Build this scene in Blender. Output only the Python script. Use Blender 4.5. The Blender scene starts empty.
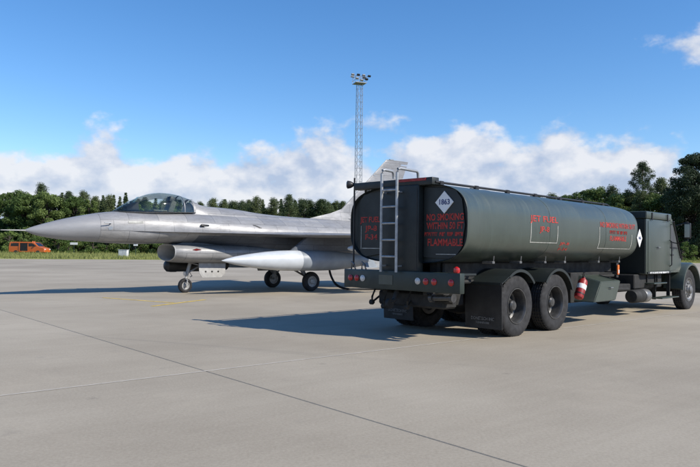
import bpy, bmesh, math, random
import numpy as np
from mathutils import Vector, Matrix
R = math.radians
random.seed(7); np.random.seed(7)
scene = bpy.context.scene
COL = scene.collection
# ------------------------------------------------------------------ camera
cam = bpy.data.cameras.new('camera'); camo = bpy.data.objects.new('camera', cam); COL.objects.link(camo)
cam.sensor_width = 36; cam.lens = 670.45 / 700 * 36; cam.clip_end = 9000; cam.clip_start = .05
camo.matrix_world = (Matrix.Translation((0, 0, 1.40)) @ Matrix.Rotation(R(90 + 1.3987), 4, 'X') @ Matrix.Rotation(R(.744), 4, 'Z'))
scene.camera = camo
# ------------------------------------------------------------------ world and sun
SUN = Vector((1.153, -.525, 1.0)).normalized()
w = bpy.data.worlds.new('World'); scene.world = w; w.use_nodes = True
nt = w.node_tree; nt.nodes.clear()
def N(t, typ, **kw):
    n = t.nodes.new(typ)
    for k, v in kw.items():
        if k.startswith('_'): setattr(n, k[1:], v)
    for k, v in kw.items():
        if k.startswith('_'): continue
        s = n.inputs[int(k[1:])] if k[0] == 'i' and k[1:].isdigit() else n.inputs[k.replace('__', ' ')]
        if hasattr(v, 'is_output'): t.links.new(v, s)
        else: s.default_value = v
    return n
def math_(t, op, a, b=None, c=None, clamp=False):
    kw = {'i0': a}
    if b is not None: kw['i1'] = b
    if c is not None: kw['i2'] = c
    return N(t, 'ShaderNodeMath', _operation=op, _use_clamp=clamp, **kw).outputs[0]
def vmath(t, op, a, b):
    return N(t, 'ShaderNodeVectorMath', _operation=op, i0=a, i1=b).outputs[0]
def mixc(t, f, a, b, bt='MIX'):
    n = t.nodes.new('ShaderNodeMix'); n.data_type = 'RGBA'; n.blend_type = bt
    for s, v in ((n.inputs[0], f), (n.inputs[6], a), (n.inputs[7], b)):
        if hasattr(v, 'is_output'): t.links.new(v, s)
        else: s.default_value = v if not isinstance(v, tuple) or len(v) == 4 else (*v, 1)
    return n.outputs[2]
def ramp(t, x, pts):
    n = t.nodes.new('ShaderNodeValToRGB'); t.links.new(x, n.inputs[0]); e = n.color_ramp.elements
    while len(e) < len(pts): e.new(.5)
    for el, (p, c) in zip(e, pts):
        el.position = p; el.color = (c, c, c, 1) if not isinstance(c, tuple) else (*c, 1)
    return n.outputs[0]
sky = N(nt, 'ShaderNodeTexSky', _sky_type='NISHITA', _sun_disc=False, _sun_elevation=math.asin(SUN.z),
        _sun_rotation=math.atan2(SUN.x, SUN.y), _air_density=1.0, _dust_density=.15, _ozone_density=3.2)
tc = N(nt, 'ShaderNodeTexCoord').outputs['Generated']
sep = N(nt, 'ShaderNodeSeparateXYZ', i0=tc)
el = sep.outputs[2]
CLOUD_OFF = (1.5, 2.9, 7.3)
q = vmath(nt, 'ADD', vmath(nt, 'MULTIPLY', tc, (1.0, 1.0, 1.45)), CLOUD_OFF)
def cloudnoise(v):
    a = N(nt, 'ShaderNodeTexNoise', Vector=v, Scale=10.5, Detail=8.0, Roughness=.52, Distortion=.0).outputs[0]
    return a
n1 = cloudnoise(q)
n2 = cloudnoise(vmath(nt, 'ADD', q, (SUN.x * .018, SUN.y * .018, .034)))
big = N(nt, 'ShaderNodeTexNoise', Vector=q, Scale=2.6, Detail=2.0).outputs[0]
top = math_(nt, 'ADD', .160, math_(nt, 'MULTIPLY', math_(nt, 'SUBTRACT', big, .5), .16))     # height of the cloud bank
bank = math_(nt, 'ADD', math_(nt, 'MULTIPLY', math_(nt, 'SUBTRACT', top, el), 4.6), math_(nt, 'MULTIPLY', math_(nt, 'SUBTRACT', n1, .5), 1.5))
wd_ = N(nt, 'ShaderNodeVectorMath', _operation='LENGTH', i0=vmath(nt, 'MULTIPLY', vmath(nt, 'SUBTRACT', tc, (.432, .862, .264)), (1., 1., 2.1))).outputs['Value']
wisp = math_(nt, 'SUBTRACT', math_(nt, 'MULTIPLY', math_(nt, 'SUBTRACT', n1, .40), 1.5), math_(nt, 'MULTIPLY', wd_, 3.4))
dens = math_(nt, 'MAXIMUM', bank, wisp)
alpha = N(nt, 'ShaderNodeMapRange', _interpolation_type='SMOOTHSTEP', i0=dens, i1=-.02, i2=.20, i3=0., i4=.94).outputs[0]
lit = math_(nt, 'ADD', math_(nt, 'MULTIPLY', math_(nt, 'SUBTRACT', n1, n2), 5.0), .50, clamp=True)
ccol = mixc(nt, lit, (.42, .50, .66), (.77, .78, .82))
bg = N(nt, 'ShaderNodeBackground', Color=mixc(nt, 1., N(nt, 'ShaderNodeHueSaturation', Saturation=1.24, Value=1.0, Color=sky.outputs[0]).outputs[0], (1.0, 1.0, 1.07), 'MULTIPLY'), Strength=.145)
bgc = N(nt, 'ShaderNodeBackground', Color=ccol, Strength=1.0)
mx = N(nt, 'ShaderNodeMixShader', i0=alpha, i1=bg.outputs[0], i2=bgc.outputs[0])
out = N(nt, 'ShaderNodeOutputWorld', Surface=mx.outputs[0])
sl = bpy.data.lights.new('sun', 'SUN'); sl.energy = 5.0; sl.angle = R(.5); sl.color = (1, .93, .83)
so = bpy.data.objects.new('sun', sl); COL.objects.link(so); so.rotation_euler = SUN.to_track_quat('Z', 'Y').to_euler()
so.location = SUN * 60
scene.view_settings.view_transform = 'Standard'; scene.view_settings.look = 'None'
scene.view_settings.exposure = 0.15; scene.view_settings.gamma = 1
scene.render.engine = 'CYCLES'
# ------------------------------------------------------------------ materials
M = {}
def mat(name, col, rough=.5, metal=0., var=.12, vscale=3., bump=0., bscale=40., coat=0., var2=None, spec=.5, coords='Object'):
    m = bpy.data.materials.new(name); m.use_nodes = True; t = m.node_tree; b = t.nodes['Principled BSDF']
    tcn = N(t, 'ShaderNodeTexCoord').outputs[coords]
    nz = N(t, 'ShaderNodeTexNoise', Vector=tcn, Scale=vscale, Detail=6., Roughness=.62).outputs[0]
    dark = tuple(max(0, c * (1 - var * 2)) for c in col); lite = tuple(min(1, c * (1 + var * 1.2)) for c in (var2 or col))
    c = mixc(t, N(t, 'ShaderNodeMapRange', i0=nz, i1=.3, i2=.7).outputs[0], dark, lite)
    t.links.new(c, b.inputs['Base Color'])
    rr = N(t, 'ShaderNodeMapRange', i0=nz, i1=.25, i2=.75, i3=min(1, rough * 1.2), i4=rough * .85).outputs[0]
    t.links.new(rr, b.inputs['Roughness']); b.inputs['Metallic'].default_value = metal
    b.inputs['Coat Weight'].default_value = coat; b.inputs['Specular IOR Level'].default_value = spec
    if bump:
        n2_ = N(t, 'ShaderNodeTexNoise', Vector=tcn, Scale=bscale, Detail=4.).outputs[0]
        t.links.new(N(t, 'ShaderNodeBump', Strength=bump, Distance=.01, Height=n2_).outputs[0], b.inputs['Normal'])
    M[name] = m; return m
def streakpaint(name, col, rough, coat):
    m = bpy.data.materials.new(name); m.use_nodes = True; t = m.node_tree; b = t.nodes['Principled BSDF']
    tcn = N(t, 'ShaderNodeTexCoord').outputs['Object']
    st = N(t, 'ShaderNodeTexNoise', Vector=vmath(t, 'MULTIPLY', tcn, (7., 1.5, .7)), Scale=1.6, Detail=6., Roughness=.6).outputs[0]
    bl = N(t, 'ShaderNodeTexNoise', Vector=tcn, Scale=.9, Detail=6., Roughness=.65).outputs[0]
    sp = N(t, 'ShaderNodeTexNoise', Vector=tcn, Scale=26., Detail=5., Roughness=.7).outputs[0]
    c = mixc(t, N(t, 'ShaderNodeMapRange', i0=bl, i1=.3, i2=.7).outputs[0], tuple(x * .84 for x in col), tuple(x * 1.14 for x in col))
    c = mixc(t, N(t, 'ShaderNodeMapRange', i0=st, i1=.52, i2=.78, i3=0., i4=.42).outputs[0], c, tuple(x * 1.9 for x in col))
    c = mixc(t, N(t, 'ShaderNodeMapRange', i0=sp, i1=.64, i2=.74, i3=0., i4=.5).outputs[0], c, (.12, .11, .09))
    t.links.new(c, b.inputs['Base Color'])
    t.links.new(N(t, 'ShaderNodeMapRange', i0=math_(t, 'ADD', math_(t, 'MULTIPLY', st, .5), math_(t, 'MULTIPLY', bl, .5)), i1=.3, i2=.7, i3=rough * .75, i4=rough * 1.45).outputs[0], b.inputs['Roughness'])
    b.inputs['Coat Weight'].default_value = coat; b.inputs['Coat Roughness'].default_value = .3
    wv = N(t, 'ShaderNodeTexNoise', Vector=tcn, Scale=1.4, Detail=2.).outputs[0]
    t.links.new(N(t, 'ShaderNodeBump', Strength=.25, Distance=.02, Height=wv).outputs[0], b.inputs['Normal'])
    M[name] = m
streakpaint('olive_paint', (.047, .061, .049), .34, .25)
mat('olive_dark', (.013, .018, .017), .5, var=.15)  # dark olive; on the tank rear it also holds painted shade
mat('olive_mid', (.020, .031, .025), .45, var=.15)
mat('flap_print', (.16, .16, .155), .7, var=.3, vscale=30)
mat('black_metal', (.012, .012, .013), .5, var=.2)
mat('chassis_black', (.016, .016, .015), .75, var=.3, vscale=6)
mat('rubber', (.021, .021, .022), .8, var=.25, vscale=9, bump=.25, bscale=90)
mat('mud_rubber', (.017, .017, .017), .6, var=.25, vscale=4)
mat('rim_dark', (.055, .055, .054), .3, var=.3, vscale=8)
mat('steel', (.24, .24, .235), .45, .7, var=.2, vscale=8)
mat('alu_ladder', (.40, .41, .41), .4, .5, var=.15, vscale=12)
mat('red_paint', (.30, .018, .016), .45, var=.22, vscale=16)
mat('red_stencil', (.46, .034, .022), .6, var=.25, vscale=22)
mat('mirror_glass', (.55, .58, .60), .06, .95, var=.02)
mat('white_paint', (.78, .78, .76), .5, var=.05)
mat('line_pale', (.42, .42, .38), .6, var=.2, vscale=9)
mat('blue_print', (.03, .05, .16), .6)
mat('red_lens', (.45, .012, .012), .15, var=.2, vscale=20, coat=.6)
mat('white_lens', (.62, .60, .56), .15, var=.1, coat=.6)
mat('orange_lens', (.75, .16, .02), .25)
mat('hose_rubber', (.012, .012, .012), .6)
mat('tank_white', (.50, .53, .55), .38, var=.07, vscale=2.5)
mat('tank_grey', (.24, .27, .30), .42, var=.10, vscale=2.5)
mat('gear_white', (.36, .36, .35), .45, var=.12, vscale=8)
mat('pod_dark', (.014, .015, .016), .45)
mat('duct_grey', (.42, .42, .41), .55)
mat('cockpit_dark', (.035, .037, .04), .6, var=.2)
mat('seat_green', (.08, .085, .07), .8, var=.25, vscale=20)
mat('nozzle_metal', (.12, .115, .11), .45, .8, var=.3, vscale=10)
mat('orange_paint', (.52, .115, .018), .35, var=.06, coat=.4)
mat('dark_glass', (.012, .014, .016), .08, var=.1)
mat('cabinet_grey', (.62, .63, .62), .6)
mat('galv', (.36, .37, .38), .5, .6, var=.2)
mat('post_green', (.02, .05, .035), .5)
mat('bark', (.045, .035, .026), .9, var=.35, vscale=5, bump=.5, bscale=18)
mat('bark_pine', (.10, .055, .032), .9, var=.35, vscale=4, bump=.5, bscale=18)
mat('yellow_paint', (.72, .50, .07), .7, var=.3, vscale=7)
# jet skin: semi-metallic grey paint with panel seams and streaks
def jetmat(name, col, metal=.35, rough=.36, seams=True, con=1.):
    m = bpy.data.materials.new(name); m.use_nodes = True; t = m.node_tree; b = t.nodes['Principled BSDF']
    tcn = N(t, 'ShaderNodeTexCoord').outputs['Object']
    st = N(t, 'ShaderNodeTexNoise', Vector=vmath(t, 'MULTIPLY', tcn, (.8, 2.5, 2.5)), Scale=2.2, Detail=7., Roughness=.65).outputs[0]
    fine = N(t, 'ShaderNodeTexNoise', Vector=vmath(t, 'MULTIPLY', tcn, (1, 1, 6)), Scale=7., Detail=5.).outputs[0]
    f = math_(t, 'ADD', math_(t, 'MULTIPLY', st, .65), math_(t, 'MULTIPLY', fine, .35))
    c = mixc(t, N(t, 'ShaderNodeMapRange', i0=f, i1=.33, i2=.66).outputs[0], tuple(x * (1 - .28 * con) for x in col), tuple(min(1, x * (1 + .16 * con)) for x in col))
    if seams:
        br = N(t, 'ShaderNodeTexBrick', Vector=N(t, 'ShaderNodeMapping', i0=N(t, 'ShaderNodeCombineXYZ', i0=N(t, 'ShaderNodeSeparateXYZ', i0=tcn).outputs[0], i1=N(t, 'ShaderNodeSeparateXYZ', i0=tcn).outputs[2]).outputs[0]).outputs[0],
               Color1=(1, 1, 1, 1), Color2=(.72, .74, .79, 1), Mortar=(.26, .27, .29, 1), Scale=1., Mortar__Size=.006, Brick__Width=.86, Row__Height=.31)
        br2 = N(t, 'ShaderNodeTexBrick', _offset=.37, Vector=N(t, 'ShaderNodeCombineXYZ', i0=N(t, 'ShaderNodeSeparateXYZ', i0=tcn).outputs[0], i1=N(t, 'ShaderNodeSeparateXYZ', i0=tcn).outputs[2]).outputs[0],
               Color1=(1, 1, 1, 1), Color2=(.86, .87, .89, 1), Mortar=(.50, .50, .52, 1), Scale=1., Mortar__Size=.004, Brick__Width=.37, Row__Height=.17)
        c = mixc(t, .4, c, br2.outputs[0], 'MULTIPLY')
        c = mixc(t, .8, c, br.outputs[0], 'MULTIPLY')
    t.links.new(c, b.inputs['Base Color'])
    t.links.new(N(t, 'ShaderNodeMapRange', i0=st, i1=.25, i2=.75, i3=rough * 1.3, i4=rough * .8).outputs[0], b.inputs['Roughness'])
    b.inputs['Metallic'].default_value = metal
    M[name] = m
jetmat('jet_grey', (.325, .322, .315), .14, .45); jetmat('jet_radome', (.25, .255, .265), .05, .45, False, .45)
jetmat('jet_fin', (.30, .30, .298), .05, .5)
jetmat('jet_shade_grey', (.14, .155, .175), .2, .45)  # darker skin grey: shade beneath wing and strakes painted into the colour
# canopy: tinted thin transparency
m = bpy.data.materials.new('canopy_glass'); m.use_nodes = True; t = m.node_tree; t.nodes.remove(t.nodes['Principled BSDF'])
fr = N(t, 'ShaderNodeFresnel', IOR=1.5).outputs[0]
sh = N(t, 'ShaderNodeMixShader', i0=math_(t, 'ADD', math_(t, 'MULTIPLY', fr, .65), .02, clamp=True), i1=N(t, 'ShaderNodeBsdfTransparent', Color=(.94, 1.0, .97, 1)).outputs[0],
       i2=N(t, 'ShaderNodeBsdfGlossy', Color=(.9, .95, .93, 1), Roughness=.03).outputs[0])
t.links.new(sh.outputs[0], t.nodes['Material Output'].inputs[0]); M['canopy_glass'] = m
# concrete
def concrete():
    m = bpy.data.materials.new('concrete'); m.use_nodes = True; t = m.node_tree; b = t.nodes['Principled BSDF']
    p = N(t, 'ShaderNodeNewGeometry').outputs['Position']
    rot = N(t, 'ShaderNodeVectorRotate', _rotation_type='Z_AXIS', Vector=p, Angle=R(-40.6)).outputs[0]
    broad = N(t, 'ShaderNodeTexNoise', Vector=p, Scale=.22, Detail=5., Roughness=.6).outputs[0]
    streak = N(t, 'ShaderNodeTexNoise', Vector=vmath(t, 'MULTIPLY', rot, (.35, 6., 1)), Scale=1.3, Detail=6., Roughness=.65).outputs[0]
    streak2 = N(t, 'ShaderNodeTexNoise', Vector=vmath(t, 'MULTIPLY', rot, (.12, 1.1, 1)), Scale=1., Detail=4., Roughness=.6).outputs[0]
    grain = N(t, 'ShaderNodeTexNoise', Vector=p, Scale=38., Detail=8., Roughness=.8).outputs[0]
    spots = N(t, 'ShaderNodeTexNoise', Vector=p, Scale=1.7, Detail=8., Roughness=.7).outputs[0]
    s = math_(t, 'ADD', math_(t, 'MULTIPLY', broad, .38), math_(t, 'ADD', math_(t, 'MULTIPLY', streak, .07), math_(t, 'ADD', math_(t, 'MULTIPLY', streak2, .09), math_(t, 'MULTIPLY', grain, .40))))
    c = mixc(t, N(t, 'ShaderNodeMapRange', i0=s, i1=.40, i2=.57).outputs[0], (.285, .246, .186), (.412, .364, .284))
    stain = N(t, 'ShaderNodeMapRange', _interpolation_type='SMOOTHSTEP', i0=spots, i1=.60, i2=.74, i3=0., i4=.28).outputs[0]
    c = mixc(t, stain, c, (.15, .14, .125))
    vo = N(t, 'ShaderNodeTexVoronoi', _voronoi_dimensions='2D', Vector=p, Scale=.30, Randomness=1.)
    dots = N(t, 'ShaderNodeMapRange', _interpolation_type='SMOOTHSTEP', i0=math_(t, 'ADD', vo.outputs['Distance'], math_(t, 'MULTIPLY', grain, .05)), i1=.018, i2=.05, i3=.34, i4=0.).outputs[0]
    c = mixc(t, dots, c, (.10, .092, .08))
    tyre = N(t, 'ShaderNodeTexNoise', Vector=vmath(t, 'MULTIPLY', N(t, 'ShaderNodeVectorRotate', _rotation_type='Z_AXIS', Vector=p, Angle=R(22)).outputs[0], (.05, 1.9, 1)), Scale=1., Detail=3., Roughness=.5, Distortion=.25).outputs[0]
    c = mixc(t, N(t, 'ShaderNodeMapRange', _interpolation_type='SMOOTHSTEP', i0=tyre, i1=.62, i2=.74, i3=0., i4=.22).outputs[0], c, (.17, .155, .13))
    wash = N(t, 'ShaderNodeTexNoise', Vector=p, Scale=.5, Detail=7., Roughness=.7, Distortion=.6).outputs[0]
    c = mixc(t, N(t, 'ShaderNodeMapRange', _interpolation_type='SMOOTHSTEP', i0=wash, i1=.52, i2=.72, i3=0., i4=.30).outputs[0], c, (.43, .372, .285))
    oi = N(t, 'ShaderNodeObjectInfo').outputs['Random']
    c = mixc(t, 1., c, N(t, 'ShaderNodeCombineXYZ', **{k: math_(t, 'ADD', math_(t, 'MULTIPLY', oi, .10), .95) for k in ('i0', 'i1', 'i2')}).outputs[0], 'MULTIPLY')
    t.links.new(c, b.inputs['Base Color']); b.inputs['Roughness'].default_value = .82; b.inputs['Specular IOR Level'].default_value = .3
    h = math_(t, 'ADD', math_(t, 'MULTIPLY', grain, .6), math_(t, 'MULTIPLY', streak, .6))
    t.links.new(N(t, 'ShaderNodeBump', Strength=.35, Distance=.006, Height=h).outputs[0], b.inputs['Normal'])
    M['concrete'] = m
concrete()
mat('joint_dark', (.09, .082, .075), .9)
mat('joint_pale', (.46, .42, .35), .9, var=.12, vscale=5)
def leafmat(name, a, b_, tr=.25):
    m = bpy.data.materials.new(name); m.use_nodes = True; t = m.node_tree; b = t.nodes['Principled BSDF']
    p = N(t, 'ShaderNodeNewGeometry').outputs['Position']
    nz = N(t, 'ShaderNodeTexNoise', Vector=p, Scale=.9, Detail=4.).outputs[0]
    oi = N(t, 'ShaderNodeObjectInfo').outputs['Random']
    f = math_(t, 'ADD', math_(t, 'MULTIPLY', math_(t, 'SUBTRACT', nz, .3), 1.3), math_(t, 'MULTIPLY', math_(t, 'SUBTRACT', oi, .5), .8), clamp=True)
    c = mixc(t, f, a, b_)
    t.links.new(c, b.inputs['Base Color']); b.inputs['Roughness'].default_value = .6; b.inputs['Specular IOR Level'].default_value = .25
    tl = N(t, 'ShaderNodeBsdfTranslucent', Color=c)
    ms = N(t, 'ShaderNodeMixShader', i0=tr, i1=b.outputs[0], i2=tl.outputs[0])
    t.links.new(ms.outputs[0], t.nodes['Material Output'].inputs[0]); M[name] = m
leafmat('leaf_broad', (.085, .135, .036), (.205, .265, .080), .33)
leafmat('leaf_spruce', (.070, .105, .042), (.165, .200, .080), .3)
leafmat('leaf_pine', (.072, .105, .045), (.175, .205, .085), .3)
leafmat('leaf_dark', (.024, .042, .019), (.065, .092, .040), .15)
leafmat('leaf_bush', (.090, .150, .035), (.210, .280, .075), .3)
leafmat('grass_blade', (.190, .220, .060), (.420, .410, .150), .4)
def grassmat():
    m = bpy.data.materials.new('grass_ground'); m.use_nodes = True; t = m.node_tree; b = t.nodes['Principled BSDF']
    p = N(t, 'ShaderNodeNewGeometry').outputs['Position']
    a = N(t, 'ShaderNodeTexNoise', Vector=p, Scale=.12, Detail=8., Roughness=.65).outputs[0]
    g = N(t, 'ShaderNodeTexNoise', Vector=p, Scale=3.5, Detail=6., Roughness=.7).outputs[0]
    c = mixc(t, N(t, 'ShaderNodeMapRange', i0=math_(t, 'ADD', math_(t, 'MULTIPLY', a, .6), math_(t, 'MULTIPLY', g, .4)), i1=.38, i2=.62).outputs[0], (.12, .155, .042), (.27, .275, .095))
    t.links.new(c, b.inputs['Base Color']); b.inputs['Roughness'].default_value = .9; b.inputs['Specular IOR Level'].default_value = .15
    M['grass_ground'] = m
grassmat()
# ------------------------------------------------------------------ helpers
def tag(o, label=None, cat=None, group=None, kind=None):
    if label: o['label'] = label
    if cat: o['category'] = cat
    if group: o['group'] = group
    if kind: o['kind'] = kind
    return o
def empty(name, loc=(0, 0, 0), rz=0., label=None, cat=None, group=None):
    o = bpy.data.objects.new(name, None); COL.objects.link(o); o.location = loc; o.rotation_euler = (0, 0, rz); o.empty_display_size = .3
    return tag(o, label, cat, group)
def link(name, me, material, parent=None):
    if material and not me.materials: me.materials.append(M[material])
    o = bpy.data.objects.new(name, me); COL.objects.link(o)
    if parent: o.parent = parent
    return o
def obj(name, bm, material, parent=None, smooth=35):
    bmesh.ops.recalc_face_normals(bm, faces=bm.faces)
    me = bpy.data.meshes.new(name); bm.to_mesh(me); bm.free()
    if smooth:
        me.shade_smooth(); me.set_sharp_from_angle(angle=R(smooth))
    return link(name, me, material, parent)
def B(): return bmesh.new()
def box(bm, x0, x1, y0, y1, z0, z1, bev=0., seg=2, mtx=None):
    r = bmesh.ops.create_cube(bm, size=1.)
    vs = r['verts']
    bmesh.ops.scale(bm, vec=(x1 - x0, y1 - y0, z1 - z0), verts=vs)
    bmesh.ops.translate(bm, vec=((x0 + x1) / 2, (y0 + y1) / 2, (z0 + z1) / 2), verts=vs)
    if bev:
        es = list({e for v in vs for e in v.link_edges})
        r = bmesh.ops.bevel(bm, geom=es, offset=bev, segments=seg, affect='EDGES', profile=.5)
        vs = list({v for f in r['faces'] for v in f.verts} | {v for v in vs if v.is_valid})
    if mtx is not None: bmesh.ops.transform(bm, matrix=mtx, verts=vs)
    return bm
def loft(bm, rings, cap0=True, cap1=True, closed=True):
    vr = [[bm.verts.new(p) for p in r] for r in rings]
    n = len(vr[0])
    for a, b in zip(vr, vr[1:]):
        for i in range(n if closed else n - 1):
            j = (i + 1) % n
            try: bm.faces.new((a[i], a[j], b[j], b[i]))
            except ValueError: pass
    if cap0: bm.faces.new(vr[0][::-1])
    if cap1: bm.faces.new(vr[-1])
    return bm
def tube(bm, pts, r, n=8, r1=None, caps=True):
    pts = [Vector(p) for p in pts]; rings = []
    up = Vector((0, 0, 1))
    for i, p in enumerate(pts):
        d = (pts[min(i + 1, len(pts) - 1)] - pts[max(i - 1, 0)]).normalized()
        u = d.cross(up if abs(d.z) < .95 else Vector((1, 0, 0))).normalized(); v = d.cross(u)
        rr = r if r1 is None else r + (r1 - r) * i / (len(pts) - 1)
        rings.append([p + u * math.cos(2 * math.pi * k / n) * rr + v * math.sin(2 * math.pi * k / n) * rr for k in range(n)])
    return loft(bm, rings, caps, caps)
def lathe(bm, prof, o, axis, n=32, caps=True, cap0=None):
    """prof: (radius, distance along axis)"""
    o = Vector(o); d = Vector(axis).normalized()
    u = d.cross(Vector((0, 0, 1)) if abs(d.z) < .95 else Vector((1, 0, 0))).normalized(); v = d.cross(u)
    rings = [[o + d * a + (u * math.cos(2 * math.pi * k / n) + v * math.sin(2 * math.pi * k / n)) * max(r, 1e-4) for k in range(n)] for r, a in prof]
    return loft(bm, rings, caps if cap0 is None else cap0, caps)
def prism(bm, poly, axis, a, b):
    """extrude a polygon along axis 0,1,2 from a to b; poly is in the two other axes, in order"""
    def P3(p, v):
        q_ = list(p); q_.insert(axis, v); return q_
    return loft(bm, [[P3(p, a) for p in poly], [P3(p, b) for p in poly]])
def arc(cx, cz, r, a0, a1, n):
    return [(cx + r * math.cos(R(a0 + (a1 - a0) * i / n)), cz + r * math.sin(R(a0 + (a1 - a0) * i / n))) for i in range(n + 1)]
def pchip(xs, ys, x):
    xs = np.array(xs, float); ys = np.array(ys, float); h = np.diff(xs); d = np.diff(ys) / h
    mm = np.zeros_like(ys); mm[0] = d[0]; mm[-1] = d[-1]
    for i in range(1, len(xs) - 1):
        mm[i] = 0 if d[i - 1] * d[i] <= 0 else 2 * d[i - 1] * d[i] / (d[i - 1] + d[i])
    i = min(max(np.searchsorted(xs, x) - 1, 0), len(h) - 1); s = (x - xs[i]) / h[i]
    return float((1 + 2 * s) * (1 - s) ** 2 * ys[i] + s * (1 - s) ** 2 * h[i] * mm[i] + s * s * (3 - 2 * s) * ys[i + 1] + s * s * (s - 1) * h[i] * mm[i + 1])
def text_mesh(txt, size, width=None, wt=.024):
    c = bpy.data.curves.new('lettering', 'FONT'); c.body = txt; c.size = size; c.align_x = 'CENTER'; c.align_y = 'CENTER'
    c.offset = size * wt; c.resolution_u = 3
    o = bpy.data.objects.new('lettering_tmp', c); COL.objects.link(o)
    dg = bpy.context.evaluated_depsgraph_get(); me = bpy.data.meshes.new_from_object(o.evaluated_get(dg))
    bpy.data.objects.remove(o); bpy.data.curves.remove(c)
    xs = [v.co.x for v in me.vertices]; wd = max(xs) - min(xs)
    if width:
        s = width / wd
        for v in me.vertices: v.co.x *= s
    return me
def smart_copy(root, loc, rz, label=None, scale=None):
    r = root.copy(); COL.objects.link(r); r.location = loc; r.rotation_euler = (0, 0, rz)
    if scale is not None: r.scale = scale
    if label: r['label'] = label
    for ch in root.children:
        c = ch.copy(); COL.objects.link(c); c.parent = r
    return r
# ------------------------------------------------------------------ setting: apron, grass
UA = R(40.6); U = Vector((math.cos(UA), math.sin(UA), 0)); V = Vector((-math.sin(UA), math.cos(UA), 0))
CROSS = Vector((-1.62, 7.66, 0)); SLAB = 12.0
def edge_y(x): return 71 + .42 * (x + 31.7)
bm = B()
vs = [bm.verts.new(p) for p in ((-420, -320, -.05), (420, -320, -.05), (420, 270, -.05), (-420, -85, -.05))]
vs[3].co = (-420, edge_y(-420) + 2, -.05); vs[2].co = (420, edge_y(420) + 2, -.05)
bm.faces.new(vs)
apron = tag(obj('apron', bm, 'joint_dark', None, 0), kind='structure')
g_ = .005
bm = B(); h_ = SLAB / 2 - g_
rings = []
for ins, z in ((0, -.2), (0, -.007), (.007, 0)):
    rings.append([((h_ - ins) * sx, (h_ - ins) * sy, z) for sx, sy in ((-1, -1), (1, -1), (1, 1), (-1, 1))])
loft(bm, rings)
bmesh.ops.recalc_face_normals(bm, faces=bm.faces)
slab_me = bpy.data.meshes.new('slab'); bm.to_mesh(slab_me); bm.free(); slab_me.materials.append(M['concrete'])
for i in range(-14, 15):
    for j in range(-14, 15):
        c = CROSS + U * (SLAB * (i + .5)) + V * (SLAB * (j + .5))
        if c.y > edge_y(c.x) + 10 or c.y < -16: continue
        if abs(c.x) > max(26, .62 * c.y + 22): continue
        o = bpy.data.objects.new('slab', slab_me); COL.objects.link(o); o.parent = apron; o.location = c; o.rotation_euler = (0, 0, UA)
# pale sealant filling the cross joint beside the dark one
bm = B()
p0 = CROSS - U * 30; p1 = CROSS + U * 40
q4 = [p0 - V * .019, p1 - V * .019, p1 + V * .019, p0 + V * .019]
bm.faces.new([bm.verts.new((p.x, p.y, .003)) for p in q4])
tag(obj('joint_seal', bm, 'joint_pale', apron, 0))
# yellow parking mark
def stripe(a, b, wd, name, parent):
    a = Vector((*a, .004)); b = Vector((*b, .004)); d = (b - a).normalized(); s = Vector((-d.y, d.x, 0)) * wd / 2
    bm = B(); bm.faces.new([bm.verts.new(p) for p in (a - s, b - s, b + s, a + s)]); return obj(name, bm, 'yellow_paint', parent, 0)
mk = empty('parking_mark', (0, 0, 0), 0, 'yellow painted T-shaped stop line on the concrete ahead of the nose wheel', 'road marking')
stripe((-6.75, 18.42), (-4.44, 17.02), .09, 'stripe', mk)
stripe((-4.68, 15.95), (-3.9, 18.2), .11, 'stripe', mk)
# grass field: one sheet past the apron edge to the horizon
bm = B(); nx = 60; rows = [0, .4, 2, 5, 10, 18, 28, 42, 60, 90, 150, 300, 700, 2500]
grid = []
for d in rows:
    r_ = []
    for i in range(nx + 1):
        x = -420 + 840 * i / nx if d < 600 else (-420 + 840 * i / nx) * (1 + d / 300)
        wob = .25 * math.sin(x * .7) + .18 * math.sin(x * 1.9 + 1) if d == 0 else 0
        z = -.06 if d == 0 else .05 + (.06 * math.sin(x * .31 + d) if d > 1 else 0) + min(d, 60) * .004
        r_.append(bm.verts.new((x, edge_y(x) + d + wob, z)))
    grid.append(r_)
for a, b in zip(grid, grid[1:]):
    for i in range(nx): bm.faces.new((a[i], a[i + 1], b[i + 1], b[i]))
tag(obj('grass_field', bm, 'grass_ground', None, 60), kind='structure')
def field_z(x, y): return .05 + min(max(y - edge_y(x), 0), 60) * .004
# grass blades standing on the visible verge
nb = 70000
xs = np.random.uniform(-75, 85, nb); dd = np.random.uniform(.3, 1, nb) ** 1.0 * 0 + np.random.gamma(1.6, 9., nb) + .2
ys = edge_y(xs) + dd; zs = .04 + np.minimum(dd, 60) * .004
ang = np.random.uniform(0, math.pi, nb); hh = np.random.uniform(.12, .42, nb) + np.minimum(dd / 25, 1) * np.random.uniform(0, .28, nb); ww = np.random.uniform(.03, .09, nb)
lx = np.random.normal(0, .10, nb); ly = np.random.normal(0, .10, nb)
verts = np.empty((nb, 3, 3)); ca, sa = np.cos(ang) * ww, np.sin(ang) * ww
verts[:, 0] = np.stack([xs - ca, ys - sa, zs], 1); verts[:, 1] = np.stack([xs + ca, ys + sa, zs], 1); verts[:, 2] = np.stack([xs + lx, ys + ly, zs + hh], 1)
def fast_mesh(name, verts, k):
    me = bpy.data.meshes.new(name); v = verts.reshape(-1, 3); nf = len(v) // k
    me.vertices.add(len(v)); me.vertices.foreach_set('co', v.astype(np.float32).ravel())
    me.loops.add(len(v)); me.loops.foreach_set('vertex_index', np.arange(len(v), dtype=np.int32))
    me.polygons.add(nf); me.polygons.foreach_set('loop_start', np.arange(0, len(v), k, dtype=np.int32))
    me.update(calc_edges=True); me.validate(); return me
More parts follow.
